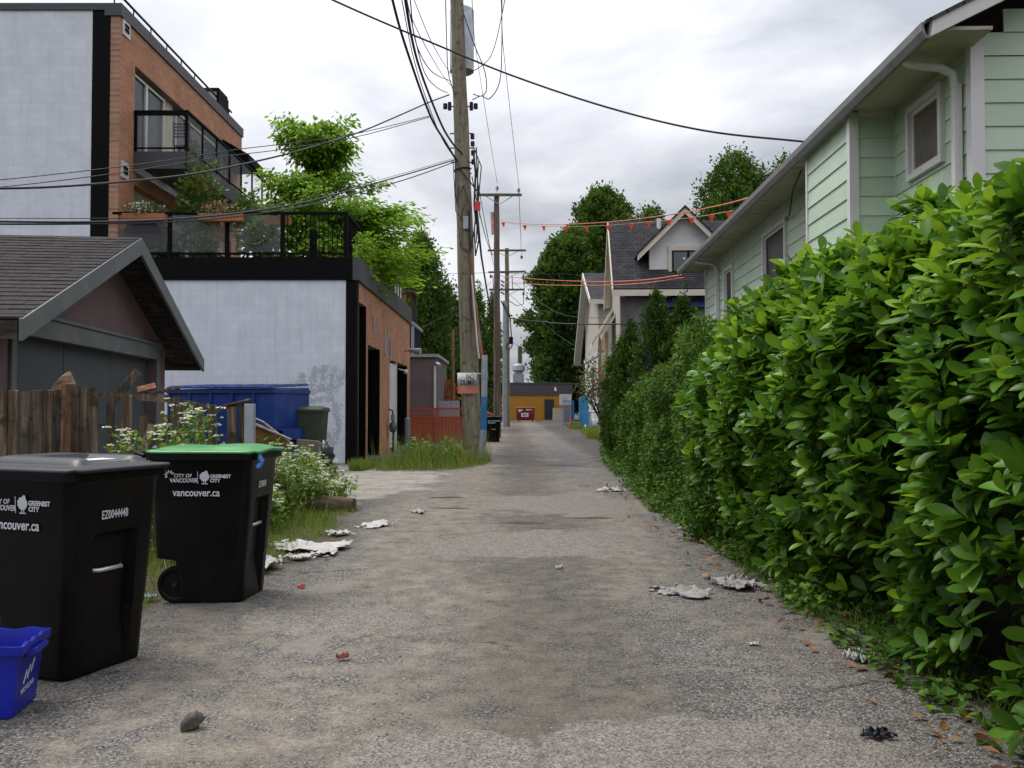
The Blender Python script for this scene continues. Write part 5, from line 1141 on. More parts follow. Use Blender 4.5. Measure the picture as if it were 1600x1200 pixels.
mass_hedge('ivy_hedge', 'lower far end of the small leaved hedge, under the pointed conifers', 'hedge', 15.7, 25, lambda y: float(np.interp(y, [15, 20, 25], [2.38, 2.62, 2.85])), lambda y: float(np.interp(y, [15.7, 18, 21, 25], [2.25, 2.1, 1.95, 1.2])), 22000, .075, ivym, 7)
# ground ivy
q = poly_pts([(2.15, 3.0), (1.98, 4.4), (1.95, 6), (2.05, 8), (2.0, 10), (1.95, 13), (2.05, 17), (2.35, 23), (2.9, 30), (3.5, 30), (3, 22), (2.7, 15), (2.8, 3)], 15000)
n = len(q); hmask = np.array([mnoise.noise(Vector((a*2.5, b*1.6, 2))) for a, b in q]); kk = hmask+rng.normal(0, .15, n) > -.12; q = q[kk]; hmask = hmask[kk]; n = len(q)
edge = np.clip((q[:, 0]-2.0)/.6, 0, 1)
P = np.stack([q[:, 0], q[:, 1], .02+(.06+.25*edge*(hmask+.4))*rng.random(n)], 1); d = nrm(rng.normal(size=(n, 3))*np.array([1, 1, .4])); up = nrm(rng.normal(0, .4, (n, 3))+np.array([-.3, -.2, 1.])); a, b_, c = frames(d, up)
scatter('ground_ivy', SMALL, P, a, b_, c, .035+.05*rng.random(n), ivym, kind='stuff')

# ---------------- trees ----------------
bark = woodmat('bark', (.03, .024, .018), (.07, .056, .042), (.13, .11, .085), (6, 6, 1.5), .95, .8, False)
hornm = leafmat('hornbeam_leaves', (.028, .07, .012), (.08, .15, .022), .55, .3, .12, (.13, .21, .035)); hornl = leafmat('light_tree_leaves', (.03, .08, .015), (.10, .19, .03), .5, .3, .3, (.16, .27, .05))
darkm = leafmat('dark_tree_leaves', (.012, .034, .006), (.035, .08, .01), .55, .2, .2, (.06, .12, .014))
thujam = leafmat('thuja_sprays', (.022, .06, .007), (.055, .115, .012), .6, .2, .2, (.11, .19, .02))
def tree(name, label, loc, h, prof, n, size, mat, seed, trunk_r=.25, z0=1.5, upw=.6, grp='trees beyond the lane', clump=1.0, tm=QUADL, cat='tree', dens=1.0, inner=True):
    """prof: list of (t, radius) over crown height z0..h"""
    o = thing(name, label, cat, loc, 0, grp); ts = [p[0] for p in prof]; rs = [p[1] for p in prof]
    nc = int(n/26); t = rng.random(nc); rr_ = np.interp(t, ts, rs); w = rr_/max(rs); kp = rng.random(nc) < (.25+.75*w); t = t[kp]; nc = len(t); th = rng.random(nc)*2*math.pi
    rad = np.interp(t, ts, rs); zc = z0+t*(h-z0); cth = np.stack([np.cos(th), np.sin(th), zc*.35], 1)
    lob = 1+.38*vnoise(cth, 1.8, seed)+.24*vnoise(cth, 4.2, seed+2); q = (1-.45*rng.random(nc)**1.8); C = np.stack([np.cos(th)*rad*q*lob, np.sin(th)*rad*q*lob, zc+rng.normal(0, .12, nc)], 1)
    m_ = 26; cr_ = np.repeat((.22+.35*rng.random(nc))*clump, m_); C2 = np.repeat(C, m_, 0); out_ = nrm(np.repeat(np.stack([np.cos(th), np.sin(th), np.full(nc, upw)], 1), m_, 0)); N_ = len(C2)
    P = C2+rng.normal(0, .45, (N_, 3))*cr_[:, None]*np.array([1, 1, 1.15]); d = nrm(out_+rng.normal(0, .55, (N_, 3))); up = nrm(rng.normal(0, .6, (N_, 3))+np.array([0, 0, .7])); a, b_, c = frames(d, up)
    tt = np.clip(np.repeat(rng.random(nc), m_)*.6+rng.random(N_)*.4, 0, 1)
    scatter('crown', tm, P, a, b_, c, size*(.6+.8*rng.random(N_)), mat, o, tt)
    rr = random.Random(seed); b2 = MB(); b2.tube([(0, 0, 0), (.02*h*rr.uniform(-1, 1)*.3, 0, h*.35), (0, 0, h*.85)], [trunk_r, trunk_r*.7, trunk_r*.12], 10)
    for k in range(12):
        zz = z0+(h-z0)*rr.random()*.75; a_ = rr.uniform(0, 6.28); R_ = float(np.interp((zz-z0)/(h-z0), ts, rs))*.8
        b2.tube([(0, 0, zz*.85), (R_*.4*math.cos(a_), R_*.4*math.sin(a_), zz*.95), (R_*math.cos(a_), R_*math.sin(a_), zz+R_*.7)], [trunk_r*.3, trunk_r*.2, .01], 6)
    b2.build('trunk', bark, o, smooth=60)
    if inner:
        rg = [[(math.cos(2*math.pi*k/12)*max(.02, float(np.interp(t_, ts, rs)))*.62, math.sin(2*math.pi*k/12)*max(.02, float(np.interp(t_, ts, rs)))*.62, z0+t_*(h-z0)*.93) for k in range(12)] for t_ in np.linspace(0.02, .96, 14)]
        b3 = MB(); b3.loft(rg); b3.build('dark_crown_core', MATS['dark_core_fill'], o)  # solid dark body inside the crown, same fill as the hedge cores
    return o
def at_(px, Y): return (px-800)/FPX*Y
CONE = [(0, .75), (.15, .95), (.5, .8), (.8, .42), (1, .04)]
def sc(pr, k): return [(a, b*k) for a, b in pr]
for i, (X, Y, H_, r_, lb) in enumerate([(3.42, 21.2, 4.15, .62, 'taller left one of the twin pointed conifers behind the hedge'), (3.95, 20.6, 4.0, .66, 'right one of the twin pointed conifers, beside the green house corner'), (3.08, 23.2, 3.55, .55, 'middle pointed conifer left of the twin tips'), (3.15, 25.4, 3.35, .6, 'lower conifer left of the middle one, above the ivy'), (3.42, 27.5, 2.9, .55, 'leftmost lowest pointed conifer, next to the rose bush')]):
    tree('conifer', lb, (X, Y, 0), H_, sc([(0, .85), (.2, 1), (.5, .92), (.75, .62), (.92, .25), (1, .03)], r_), 15000, .075, thujam, 20+i, .06, .1, 1.8, 'pointed conifers on the right', .28, SMALL)
# rose bush
ro = thing('rose_bush', 'loose arching rose bush with pink blooms beside the conifers and the blue fence', 'shrub', (3.4, 31, 0))
s = MB(); rr = random.Random(8)
for k in range(14):
    a = rr.uniform(0, 6.28); s.tube([(rr.uniform(-.1, .1), rr.uniform(-.1, .1), 0), (.3*math.cos(a)-.15, .3*math.sin(a), 1.2), (.8*math.cos(a)-.3, .6*math.sin(a), 2.0+rr.random()), (1.05*math.cos(a)-.4, .8*math.sin(a), 1.9+rr.random()*.8)], [.02, .014, .008, .003], 5)
s.build('canes', twig, ro)
rosel = leafmat('rose_leaves', (.05, .08, .02), (.16, .20, .06), .5, .3); leafball('leaves', ro, (-.25, 0, 2.25), (.95, .8, .95), 2600, .09, rosel); leafball('leaves', ro, (.1, 0, 1.2), (.5, .5, .7), 500, .08, rosel)
leafball('flowers', ro, (-.1, -.2, 2.2), (.8, .7, .85), 130, .1, flower_pink, [([(-.4, -.4, 0), (.4, -.4, .1), (.45, .4, 0), (-.4, .45, .1)], [(0, 1, 2, 3)])])

HB = [(0, .65), (.12, .92), (.35, 1.0), (.6, .96), (.8, .82), (.93, .55), (1, .12)]
tree('hornbeam', 'tallest columnar green tree left of the house under construction', (at_(942, 112), 112, 0), 28.8, sc(HB, 4.9), 70000, .34, hornm, 31, .35, 1.5, 1.1, clump=1.6)
tree('hornbeam', 'broad dark tree right of the lane end, in front of the tallest one', (at_(893, 108), 108, 0), 22.6, sc(HB, 4.7), 70000, .32, hornm, 32, .35, 1.2, 1.0, clump=1.5)
tree('hornbeam', 'dark low tree behind the right end of the yellow building', (at_(918, 106), 106, 0), 17.0, sc(HB, 4.6), 40000, .32, darkm, 33, .3, 1.0, 1.0, clump=1.5)
tree('hornbeam', 'small tree top showing above the dark roof, left of the dormer', (at_(1018, 88), 88, 0), 21.0, sc(HB, 2.4), 26000, .26, hornm, 34, .3, 1.5, 1.1, clump=1.5)
tree('hornbeam', 'rounded dark columnar tree behind the roof of the green house', (at_(1150, 56), 56, 0), 17.3, sc(HB, 2.5), 50000, .17, hornm, 35, .3, 1.5, 1.1, clump=1.3)
tree('hornbeam', 'tree at the green house roof edge, right of the rounded one', (at_(1232, 58), 58, 0), 17.6, sc(HB, 2.2), 30000, .17, hornm, 36, .3, 1.5, 1.1, clump=1.3)
tree('young_tree', 'smaller light green tree at the left foot of the dark trees', (at_(862, 105), 105, 0), 10.6, sc([(0, .5), (.3, 1), (.6, .8), (1, .1)], 1.9), 14000, .24, hornl, 37, .1, 1.0, 1.0, clump=.8)
tree('hornbeam', 'conical green tree just left of the main utility pole', (at_(655, 56), 56, 0), 12.2, sc([(0, .7), (.2, 1), (.45, .92), (.7, .68), (.88, .38), (1, .04)], 2.3), 52000, .15, hornm, 38, .3, 1.2, 1.2, clump=1.2)
tree('hornbeam', 'dark lower tree behind the conical one and the main pole', (at_(700, 60), 60, 0), 8.8, sc(HB, 2.0), 30000, .15, darkm, 39, .3, 1.0, 1.0, clump=1.2)
tree('hornbeam', 'partly hidden dark tree behind the corner of the brick building', (at_(622, 58), 58, 0), 10.6, sc(HB, 1.7), 20000, .15, darkm, 42, .3, 1.0, 1.0, clump=1.2)
for i, (px, H_) in enumerate(((748, 14.0), (770, 13.2))):
    tree('poplar', ['slim light poplar right beside the main pole', 'slim light poplar between the second and third poles'][i], (at_(px, 92), 92, 0), H_, sc([(0, .6), (.2, 1), (.6, .8), (1, .05)], .95), 12000, .2, hornl, 40+i, .15, 1.0, 1.5, clump=1.0, grp='slim poplars')
# deck tree
deckm = leafmat('deck_tree_leaves', (.08, .19, .012), (.18, .33, .022), .55, .45, .15, (.25, .41, .04))
o = thing('deck_tree', 'bright lime green tree with layered drooping leaves growing on the roof deck', 'tree', (-6.35, 28.5, 5.2))
rr = random.Random(4); s = MB(); s.tube([(0, 0, 0), (.05, 0, 1.3), (-.05, 0, 2.6), (0, 0, 4.4)], [.08, .07, .05, .015], 8); C = []
for k in range(92):
    zz = .5+4.2*rr.random(); a = k*2.4+rr.uniform(-.3, .3)
    if k > 60: zz = rr.uniform(.7, 2.4); a = rr.uniform(-1.3, .8)
    RR = [3.7, 3.9, 3.5, 2.9, 1.9, .9, .6] if math.cos(a) > 0 else [1.9, 1.9, 1.9, 1.85, 1.4, .85, .7]; Rm = float(np.interp(zz, [.5, 1.2, 2.0, 2.8, 3.6, 4.5, 5.2], RR))*rr.uniform(.55, 1.05)
    sx = 1.0; tipz = zz+.1+(.45 if zz > 3.6 else 0)-(.35 if zz < 1.3 else 0); tip = Vector((Rm*math.cos(a)*sx, Rm*math.sin(a)*.9, tipz))
    s.tube([(0, 0, zz*.8), tip*.5+Vector((0, 0, zz*.45+.1)), tip], [.03, .018, .004], 5)
    for j in range(7):
        q = .38+.62*j/6; c = Vector((0, 0, zz*.8)).lerp(tip, q)+Vector((0, 0, .18*math.sin(q*3.1))); C.append((c.x, c.y, c.z, (.46-.16*q)*(1-.36*min(1, zz/4.6))))
for k in range(26): C.append((rr.uniform(1.3, 2.25), rr.uniform(-3.8, .5), rr.uniform(-.3, 1.3), .26))
s.build('trunk', bark, o, smooth=60)
for ax_, az_ in ((-1.05, 5.35), (-.8, 5.5), (-.5, 5.3), (.85, 5.35), (.65, 5.15), (1.05, 5.45), (.1, 5.0), (-.2, 4.7)): C.append((ax_, 0, az_, .2))
C = np.array(C); m_ = 34; CC = np.repeat(C, m_, 0); N_ = len(CC); P = CC[:, :3]+rng.normal(0, 1, (N_, 3))*np.stack([CC[:, 3]]*2+[CC[:, 3]*.42], 1)
d = nrm(rng.normal(0, .5, (N_, 3))+np.stack([P[:, 0], P[:, 1], np.full(N_, -1.3)], 1)*.6); up = nrm(rng.normal(0, .4, (N_, 3))+np.stack([P[:, 0]*.3, P[:, 1]*.3, np.ones(N_)], 1)); a, b_, c = frames(d, up)
scatter('crown', [leaf_t(.55, 2, .3, -.15), leaf_t(.62, 2, .2, -.3)], P, a, b_, c, .13+.10*rng.random(N_), deckm, o)
# vines spilling over the parapet
vn = thing('parapet_vine', 'green vine hanging over the black parapet by the deck corner', 'vine', (-4.15, 25.5, 5.4)); s = MB()
for k in range(9): s.tube([(-.1, k*.5-1.5, .8), (.05, k*.5-1.4, .3), (.16, k*.5-1.3, -.1-.4*rr.random())], [.012, .01, .004], 5)
s.build('stems', twig, vn); leafball('leaves', vn, (.0, .6, .35), (.22, 2.4, .65), 1500, .13, deckm, SMALL, 1)
# ---------------- houses under construction ----------------
roofg = shinglemat('grey_shingles', 'xzy', (.042, .041, .046), (.06, .058, .065), 1.1)
tanw = paint('tan_wall', (.42, .385, .33), .8, .1); trimw = paint('cream_trim', (.60, .55, .46), .6, .1); wallw = paint('primer_wall', (.66, .65, .65), .7, .08, 2, dirt=(.38, .37, .38))
wrap = paint('grey_wrap', (.16, .16, .18), .8, .3, 1.2, dirt=(.08, .075, .09), damt=.8); tarp = paint('blue_tarp', (.02, .04, .18), .5, .3)
shadow_b = paint('dark_opening', (.02, .02, .022), .9)
nh = thing('unfinished_house', 'unfinished house with steep dark roof and white gabled dormer behind the pointed conifers', 'house', (4.3, 37.5, 0), R(-2.4))
# local: x to the right, y away. eave y=0 z 6.35, ridge y=5 z 10.2
EZ, RZ = 6.35, 9.8
m = MB(); m.box(0.3, 12, .6, 5.6, 0, EZ-.2); m.prism([(0.3, .6, EZ-.2), (.3, 5.6, EZ-.2), (.3, 3, RZ-.35)], (.2, 0, 0)); m.build('wall', wrap, nh)
m = MB(); m.box(.27, .3, .6, 5.6, 0, EZ-.2); m.prism([(0.27, .6, EZ-.2), (.27, 5.6, EZ-.2), (.27, 3, RZ-.35)], (.03, 0, 0)); m.build('side_cladding', tanw, nh)
m = MB(); m.prism([(-.05, 0, EZ), (-.05, 3, RZ), (-.05, 3, RZ+.12), (-.05, -.05, EZ+.1)], (12.3, 0, 0)); m.prism([(-.05, 3, RZ), (-.05, 6, EZ), (-.05, 6, EZ+.12), (-.05, 3, RZ+.12)], (12.3, 0, 0)); m.build('roof', roofg, nh)
m = MB(); m.box(-.1, 12.2, -.09, -.05, EZ-.22, EZ+.04); m.prism([(-.1, 0, EZ-.18), (-.1, 3, RZ-.2), (-.1, 3, RZ+.1), (-.1, 0, EZ+.1)], (.05, 0, 0)); m.build('fascia', trimw, nh, split=True)
m = MB(); m.prism([(-.1, 3, RZ-.2), (-.1, 6, EZ-.18), (-.1, 6, EZ+.1), (-.1, 3, RZ+.1)], (.05, 0, 0)); m.build('fascia', trimw, nh); m = MB(); m.prism([(-.05, 3, RZ-.06), (-.05, 6, EZ-.06), (-.05, 6, EZ-.02), (-.05, 3, RZ-.02)], (.35, 0, 0)); m.build('soffit', trimw, nh)
m = MB(); m.box(1.6, 3.0, .52, .58, 5.2, 6.1); m.build('dark_opening', shadow_b, nh)
m = MB(); m.prism([(2.0, .45, 6.05), (8, .45, 6.05), (8, .3, 5.7), (2.3, .3, 5.7)], (0, .04, 0)); m.build('tarp', tarp, nh)
m = MB(); m.box(3.05, 3.6, .5, .56, 3.9, 4.95); m.build('pink_sheet', paint('pink_sheet', (.55, .35, .35), .7, .2, 10), nh)
# dormer: front at y=.9
dw0, dw1, dzb, dze, dpk = 1.55, 4.45, 7.0, 8.55, 9.95
dc = (dw0+dw1)/2
m = MB(); m.prism([(dw0, .75, dzb-.15), (dw1, .75, dzb-.15), (dw1, .75, dze), (dc, .75, dpk-.25), (dw0, .75, dze)], (0, 2.2, 0)); dm = m.build('dormer', wallw, nh)
m = MB()
for sg in (-1, 1):
    xe = dc+sg*(dc-dw0+.55); ze = dze-.55*(dpk-dze)/(dc-dw0)-.1
    m.prism([(dc, .25, dpk), (xe, .25, ze+.0), (xe, .25, ze-.26), (dc, .25, dpk-.3)][::sg], (0, .08, 0))
m.build('dormer_trim', trimw, dm, split=True)
m = MB()
for sg in (-1, 1):
    xe = dc+sg*(dc-dw0+.6); ze = dze-.55*(dpk-dze)/(dc-dw0)-.1
    m.prism([(dc, .2, dpk+.06), (xe, .2, ze+.05), (xe, .2, ze-.04), (dc, .2, dpk-.04)][::sg], (0, 2.9, 0))
m.build('dormer_roof', roofg, dm)
m = MB(); m.box(2.35, 4.0, .66, .74, 7.1, 8.35); wn = m.build('window', trimw, dm); m = MB(); m.box(2.5, 3.85, .62, .655, 7.2, 8.15); m.build('sash', black_paint, wn)
m = MB(); m.box(2.56, 3.13, .60, .615, 7.26, 8.08); m.box(3.23, 3.8, .60, .615, 7.26, 8.08); m.build('pane', paint('pane_teal', (.05, .07, .075), .1, .2, bstr=0, spec=.8), wn); m = MB(); m.box(2.95, 3.05, .595, .6, 7.75, 7.85); m.build('sticker', white_paint, wn)
m = MB(); m.tube([(2.2, 2.7, 9.3), (2.2, 2.7, 9.95)], .1, 10); m.build('roof_vent', wallw, nh)
# porch roof slopes towards the lane
for (x0, x1, ya, z0, z1) in ((-.35, .35, 3.0, 4.6, 5.7), (-.75, .2, 4.2, 4.3, 5.9)):
    m = MB(); m.prism([(x0, ya, z0), (x1, ya, z1), (x1, ya, z1+.2), (x0, ya, z0+.2)], (0, 2.4, 0)); m.build('porch_roof', trimw, nh)
m = MB(); m.box(-.2, -.05, 3.2, 3.35, 0, 4.9); m.box(-.45, -.3, 4.3, 4.45, 0, 4.6); m.build('timber_post', MATS['raw_timber'], nh, split=True)
h2 = thing('unfinished_house', 'second unfinished house with tan walls and tall white gable edge, farther along the lane', 'house', (5.75, 62, 0)); h2.scale = (1.24, 1.24, 1.2)
m = MB(); m.box(.2, 10, 0, 9, 0, 7.4); m.prism([(.2, 0, 7.4), (.2, 9, 7.4), (.2, 4.5, 9.4)], (.2, 0, 0)); m.build('wall', tanw, h2)
m = MB(); m.box(.17, .2, 0, 9, 0, 4.2); m.box(.2, 6, -.03, 0, 0, 4.2); m.build('lower_wall', wallw, h2); m = MB(); m.box(.1, 6, -.06, .2, 4.2, 4.4); m.box(.1, .2, .2, 9, 4.2, 4.4); m.build('band', white_paint, h2)
m = MB(); m.prism([(-.3, -.5, 7.3), (-.3, 4.5, 9.55), (-.3, 4.5, 9.7), (-.3, -.5, 7.45)], (10, 0, 0)); m.prism([(-.3, 4.5, 9.55), (-.3, 9.5, 7.3), (-.3, 9.5, 7.45), (-.3, 4.5, 9.7)], (10, 0, 0)); m.build('roof', roofg, h2)
m = MB(); m.prism([(-.35, -.5, 7.15), (-.35, 4.5, 9.4), (-.35, 4.5, 9.7), (-.35, -.5, 7.45)], (.06, 0, 0)); m.box(-.3, 6, -.55, -.5, 7.15, 7.42); m.build('fascia', trimw, h2)
m = MB(); m.prism([(-.35, 4.5, 9.4), (-.35, 12, 4.2), (-.35, 12, 4.5), (-.35, 4.5, 9.65)], (.45, 0, 0)); m.build('long_rake', white_paint, h2)
m = MB(); m.box(.1, .17, 2.2, 3.3, 2.0, 3.6); m.build('window', shadow_b, h2)

# ---------------- grey neighbour building & decks, red fence ----------------
gb = thing('grey_building', 'low grey brown building with dark roof deck beyond the brick building', 'building', (-7.5, 37.2, 0))
gw = paint('grey_brown_wall', (.115, .10, .105), .8, .12, 2, dirt=(.08, .07, .07))
m = MB(); m.box(-3, 4.35, 0, 6, 0, 3.55); m.build('wall', gw, gb); m = MB(); m.box(-3, 4.45, -.1, 6.1, 3.55, 3.68); m.build('roof_edge', galv, gb)
m = MB(); m.box(-3, 3.2, 1.0, 5, 3.68, 5.0); m.build('dark_recess', black_paint, gb)
m = MB(); m.box(3.2, 3.32, .9, 1.02, 3.68, 5.1); m.box(-3, 3.3, .8, 5, 5.0, 5.12); m.build('upper_slab', galv, gb)
m = MB(); m.box(-3, 3.15, .8, .84, 5.12, 5.75); m.build('corrugated_panel', galv, gb); m = MB(); m.box(-3, 3.0, .85, .89, 5.78, 6.3); m.build('bamboo_screen', woodmat('bamboo', (.1, .06, .02), (.22, .14, .05), (.3, .2, .08), (30, 30, 2), .8, .3, False), gb)
m = MB(); m.box(-3, 3.35, .75, 2.4, 6.35, 6.45)
for k in range(5): m.box(3.2, 3.25, .85+k*.5, .9+k*.5, 5.12, 6.35)
m.build('pergola', bark, gb)
m = MB(); m.tube([(4.35, -.05, 3.3), (4.55, -.35, 3.2)], .07, 10); m.build('lamp', galv, gb, smooth=40)
m = MB(); m.tube([(4.3, -.08, 3.2), (4.3, -.08, .3)], .05, 8); m.build('drain_pipe', white_paint, gb, smooth=60)
m = MB(); m.box(0, .9, 0, .1, 0, 1.75); o = m.build('wall_panel', galv, None); o.location = (-3.15, 38.5, 0); tag(o, 'pale grey panel standing behind the red fence', 'panel')
redp = paint('red_paint', (.36, .075, .03), .6, .15, 2, dirt=(.16, .04, .02))
def red_panel(label, x, w):
    t = thing('fence_panel', label, 'fence', (x, 35.8, .0), 0, 'red fence panels')
    m = MB(); k = 0
    while k < w-.01: m.box(k+.004, min(k+.14, w)-.004, 0, .02, .05, 1.05); k += .14
    m.build('boards', redp, t); m = MB(); m.box(0, w, -.02, .03, 1.05, 1.1); m.box(0, w, -.02, .03, 1.38, 1.45); m.box(-.02, .05, -.03, .04, 0, 1.45); m.box(w-.05, w+.02, -.03, .04, 0, 1.45); m.build('frame', redp, t)
    m = MB(); k = -.25
    while k < w:
        a, c = max(.05, k), min(w-.05, k+.28)
        if c > a:
            m.bar((a, .0, 1.1+(a-k)), (c, .0, 1.1+(c-k)), .012, .02, (0, 1, 0)); m.bar((a, .012, 1.38-(a-k)), (c, .012, 1.38-(c-k)), .012, .02, (0, 1, 0))
        k += .1
    m.build('lattice', redp, t)
red_panel('left red wooden fence panel with lattice top', -4.2, 1.15); red_panel('right red wooden fence panel with lattice top, beside the main pole', -3.0, 1.05)
ob = thing('orange_shrub', 'rust orange shrub behind the red fence, left of the main pole', 'shrub', (-3.05, 42, 0)); orl = leafmat('rust_leaves', (.22, .06, .015), (.5, .18, .05), .6, .2)
s = MB(); s.tube([(0, 0, 0), (0, 0, 1.8)], .05, 6); s.build('stem', twig, ob); leafball('leaves', ob, (0, 0, 2.0), (.55, .5, .8), 900, .11, orl)
m = MB(); m.tube([(0, 0, 0), (0, 0, 4.9)], .06, 8); o = m.build('thin_post', woodmat('thin_post', (.1, .05, .04), (.2, .1, .08), (.28, .16, .12), (6, 6, 1), .8, .3, False), None, smooth=60); o.location = (at_(708, 39.5), 39.5, 0); tag(o, 'thin brown post standing left of the main pole before the dark tree', 'post')

# ---------------- far end of the lane ----------------
yw = paint('ochre_wall', (.42, .20, .012), .7, .12, 1, dirt=(.3, .14, .02)); pur = paint('purple_band', (.075, .06, .075), .8, .12)
ye = thing('yellow_building', 'low ochre yellow building with dark purple band closing the end of the lane', 'building', (at_(893, 101), 101, 0))
m = MB(); m.box(-16, 0, 0, 10, 0, 2.85)
for k in range(13): m.box(-16, -.003, -.02, 0, .2+k*.21, .2+k*.21+.17)
m.build('wall', yw, ye); m = MB(); m.box(-16, .1, -.12, 10, 2.85, 4.15); m.box(-16, .18, -.18, .05, 4.15, 4.28); m.build('roof_band', pur, ye)
m = MB(); m.box(-3.05, -2.0, -.1, -.02, .12, 2.4); dd2 = m.build('door', paint('navy_door', (.012, .016, .03), .5), ye); m = MB(); m.box(-3.15, -1.9, -.3, -.02, -.05, .1); m.build('sill', concrete, ye)
m = MB(); m.box(-2.1, -2.05, -.14, -.1, 1.1, 1.25); m.build('door_handle', galv, dd2)
m = MB(); m.tube([(-2.05+.2, -.15, 3.7), (-1.8, -.4, 3.3)], .11, 8); m.build('lamp', white_paint, ye)
m = MB(); m.tube([(-3.8, 2, 4.2), (-3.8, 2, 5.0)], .08, 8); m.tube([(-3.8, 2, 4.95), (-3.8, 2, 5.05)], .25, 8); m.tube([(-.9, 2, 4.2), (-.9, 2, 5.2)], .09, 8); m.build('roof_pipe', dark_metal, ye, split=True)
vt = MB(); vt.box(-6.6, -5.3, 2, 3.2, 4.2, 5.35); vt.build('vent_box', galv, ye); vt = MB(); vt.tube([(-5.95, 2.5, 5.35), (-5.95, 2.5, 5.6), (-5.95, 2.5, 5.75), (-5.95, 2.5, 6.3), (-5.95, 2.5, 6.55)], [.45, .5, .78, .7, .3], 14); vt.build('vent_cowl', galv, ye, smooth=40)
m = MB(); m.box(-9.9, -8.9, 3, 4, 4.2, 5.6); m.build('vent_hood', galv, ye)
m = MB(); m.box(-.65, .65, 0, .08, 0, 1.4); o = m.build('leaning_board', cream_paint, None); o.location = (at_(872, 100.5), 100.4, 0); o.rotation_euler = (-.06, .04, 0); tag(o, 'pale cream board leaning on the yellow wall right of the dark door', 'board')
t = thing('notice_board', 'white notice board with small grey lines at the right end of the yellow building', 'sign', (at_(883.5, 99.5), 99.5, 0))
m = MB(); m.box(-.67, .67, 0, .05, 1.75, 2.95); m.build('panel', white_paint, t); m = MB()
for k in range(4): m.box(-.5+.1*(k % 2), .45-.12*k % .3, -.006, 0, 2.1+k*.18, 2.14+k*.18)
m.build('printed_lines', paint('grey_print', (.25, .24, .24), .7, bstr=0), t); m = MB(); m.box(-.6, -.54, .05, .1, 0, 1.9); m.box(.54, .6, .05, .1, 0, 1.9); m.build('leg', galv, t)
redd = paint('dumpster_red', (.17, .008, .012), .5, .2)
rd = dumpster('dark red dumpster with white stickers before the yellow wall', (at_(821, 93), 93, 0), 0, 1.9, 1.2, 1.45, redd, redd, fork=False)
m = MB(); m.box(-.78, -.3, -.69, -.665, 1.12, 1.28); m.box(-.68, -.5, -.69, -.665, .98, 1.12); m.box(.05, .45, -.69, -.665, 1.18, 1.3); m.box(.5, .7, -.69, -.665, 1.2, 1.27); m.box(-.45, .3, -.69, -.665, .5, .9); m.build('sticker', white_paint, rd)
m = MB(); m.box(-.35, .2, -.695, -.69, .6, .65); m.box(-.3, .1, -.695, -.69, .7, .78); m.build('sticker_print', redd, rd)
# parked red car partly hidden by poles
def car(label, loc, rz, colr):
    t = thing('parked_car', label, 'car', loc, rz); cp = paint('car_red', colr, .25, .1, spec=.6)
    m = MB(); prof = [(-2.15, .35), (2.15, .35), (2.2, .7), (2.0, .9), (1.1, 1.0), (.5, 1.42), (-.9, 1.45), (-1.6, 1.05), (-2.1, .98)]
    m.loft([[(x, -.78, z) for x, z in prof], [(x, -.86, z*.98+.01) if z < 1.1 else (x*.95, -.66, z) for x, z in prof], [(x, .86, z*.98+.01) if z < 1.1 else (x*.95, .66, z) for x, z in prof], [(x, .78, z) for x, z in prof]][1:3]); m.build('body', cp, t, bevel=.04)
    m = MB(); m.prism([(1.05, -.82, 1.02), (.52, -.7, 1.36), (-.85, -.7, 1.38), (-1.45, -.82, 1.06)], (0, -.02, 0)); m.prism([(-1.62, -.6, 1.08), (-1.62, .6, 1.08), (-1.0, .55, 1.42), (-1.0, -.55, 1.42)], (-.03, 0, .01)); m.build('window', paint('car_glass', (.25, .27, .29), .1, .1, bstr=0), t)
    for x in (-1.35, 1.35):
        for y in (-.8, .8): m = MB(); m.tube([(x, y-.08, .32), (x, y+.08, .32)], .32, 18); w = m.build('wheel', plastic_black, t, smooth=40); m = MB(); m.tube([(x, y-.085, .32), (x, y+.085, .32)], .18, 12); m.build('rim', galv, w, smooth=40)
    for y in (-.6, .6): m = MB(); m.box(-2.16, -2.08, y-.15, y+.15, .72, .86); m.build('tail_light', paint('tail', (.4, .02, .02), .3), t)
car('red parked car half hidden behind the far poles, left of the red dumpster', (-2.9, 71, 0), R(8), (.22, .012, .015))
# blue construction fence
blu = paint('fence_blue', (.015, .20, .42), .5, .2)
def fence_panel(label, p0, p1, zt, posts=2, dense=False):
    p0, p1 = Vector(p0), Vector(p1); t = thing('construction_fence', label, 'fence', p0, 0, 'blue construction fence panels'); d = p1-p0
    m = MB(); z = Vector((0, 0, 1)); m.bar(z*.1, d+z*.1, .05, .05); m.bar(z*zt, d+z*zt, .05, .05); m.bar(z*zt*.5, d+z*zt*.5, .04, .04)
    for k in range(posts+1): q = d*(k/posts); m.tube([q, q+z*zt], .035, 8)
    m.build('frame', blu, t); m = MB(); nn_ = int(d.length/(.1 if dense else .22))
    for k in range(1, nn_): q = d*(k/nn_); m.bar(q+z*.1, q+z*zt, .04 if dense else .02, .02, (0, 1, 0))
    m.build('bars', blu, t); return t
fence_panel('nearest blue construction fence panel, facing the lane mouth beside the roses', (4.75, 56, 0), (7.0, 56.3, 0), 2.3)
fence_panel('second blue construction fence panel running along the lane edge', (4.75, 56.2, 0), (4.85, 60.5, 0), 2.3, 2, True)
fence_panel('third blue construction fence panel running along the lane edge', (4.85, 60.7, 0), (4.95, 66, 0), 2.2, 2, True)
fence_panel('farthest blue construction fence panel, across the lane edge by the orange cone', (4.1, 72, 0), (4.95, 72, 0), 2.0, 1, True)
co = thing('traffic_cone', 'small orange traffic cone at the foot of the blue fence', 'traffic cone', (at_(892, 64), 64, 0)); orc = paint('cone_orange', (.6, .12, .03), .5)
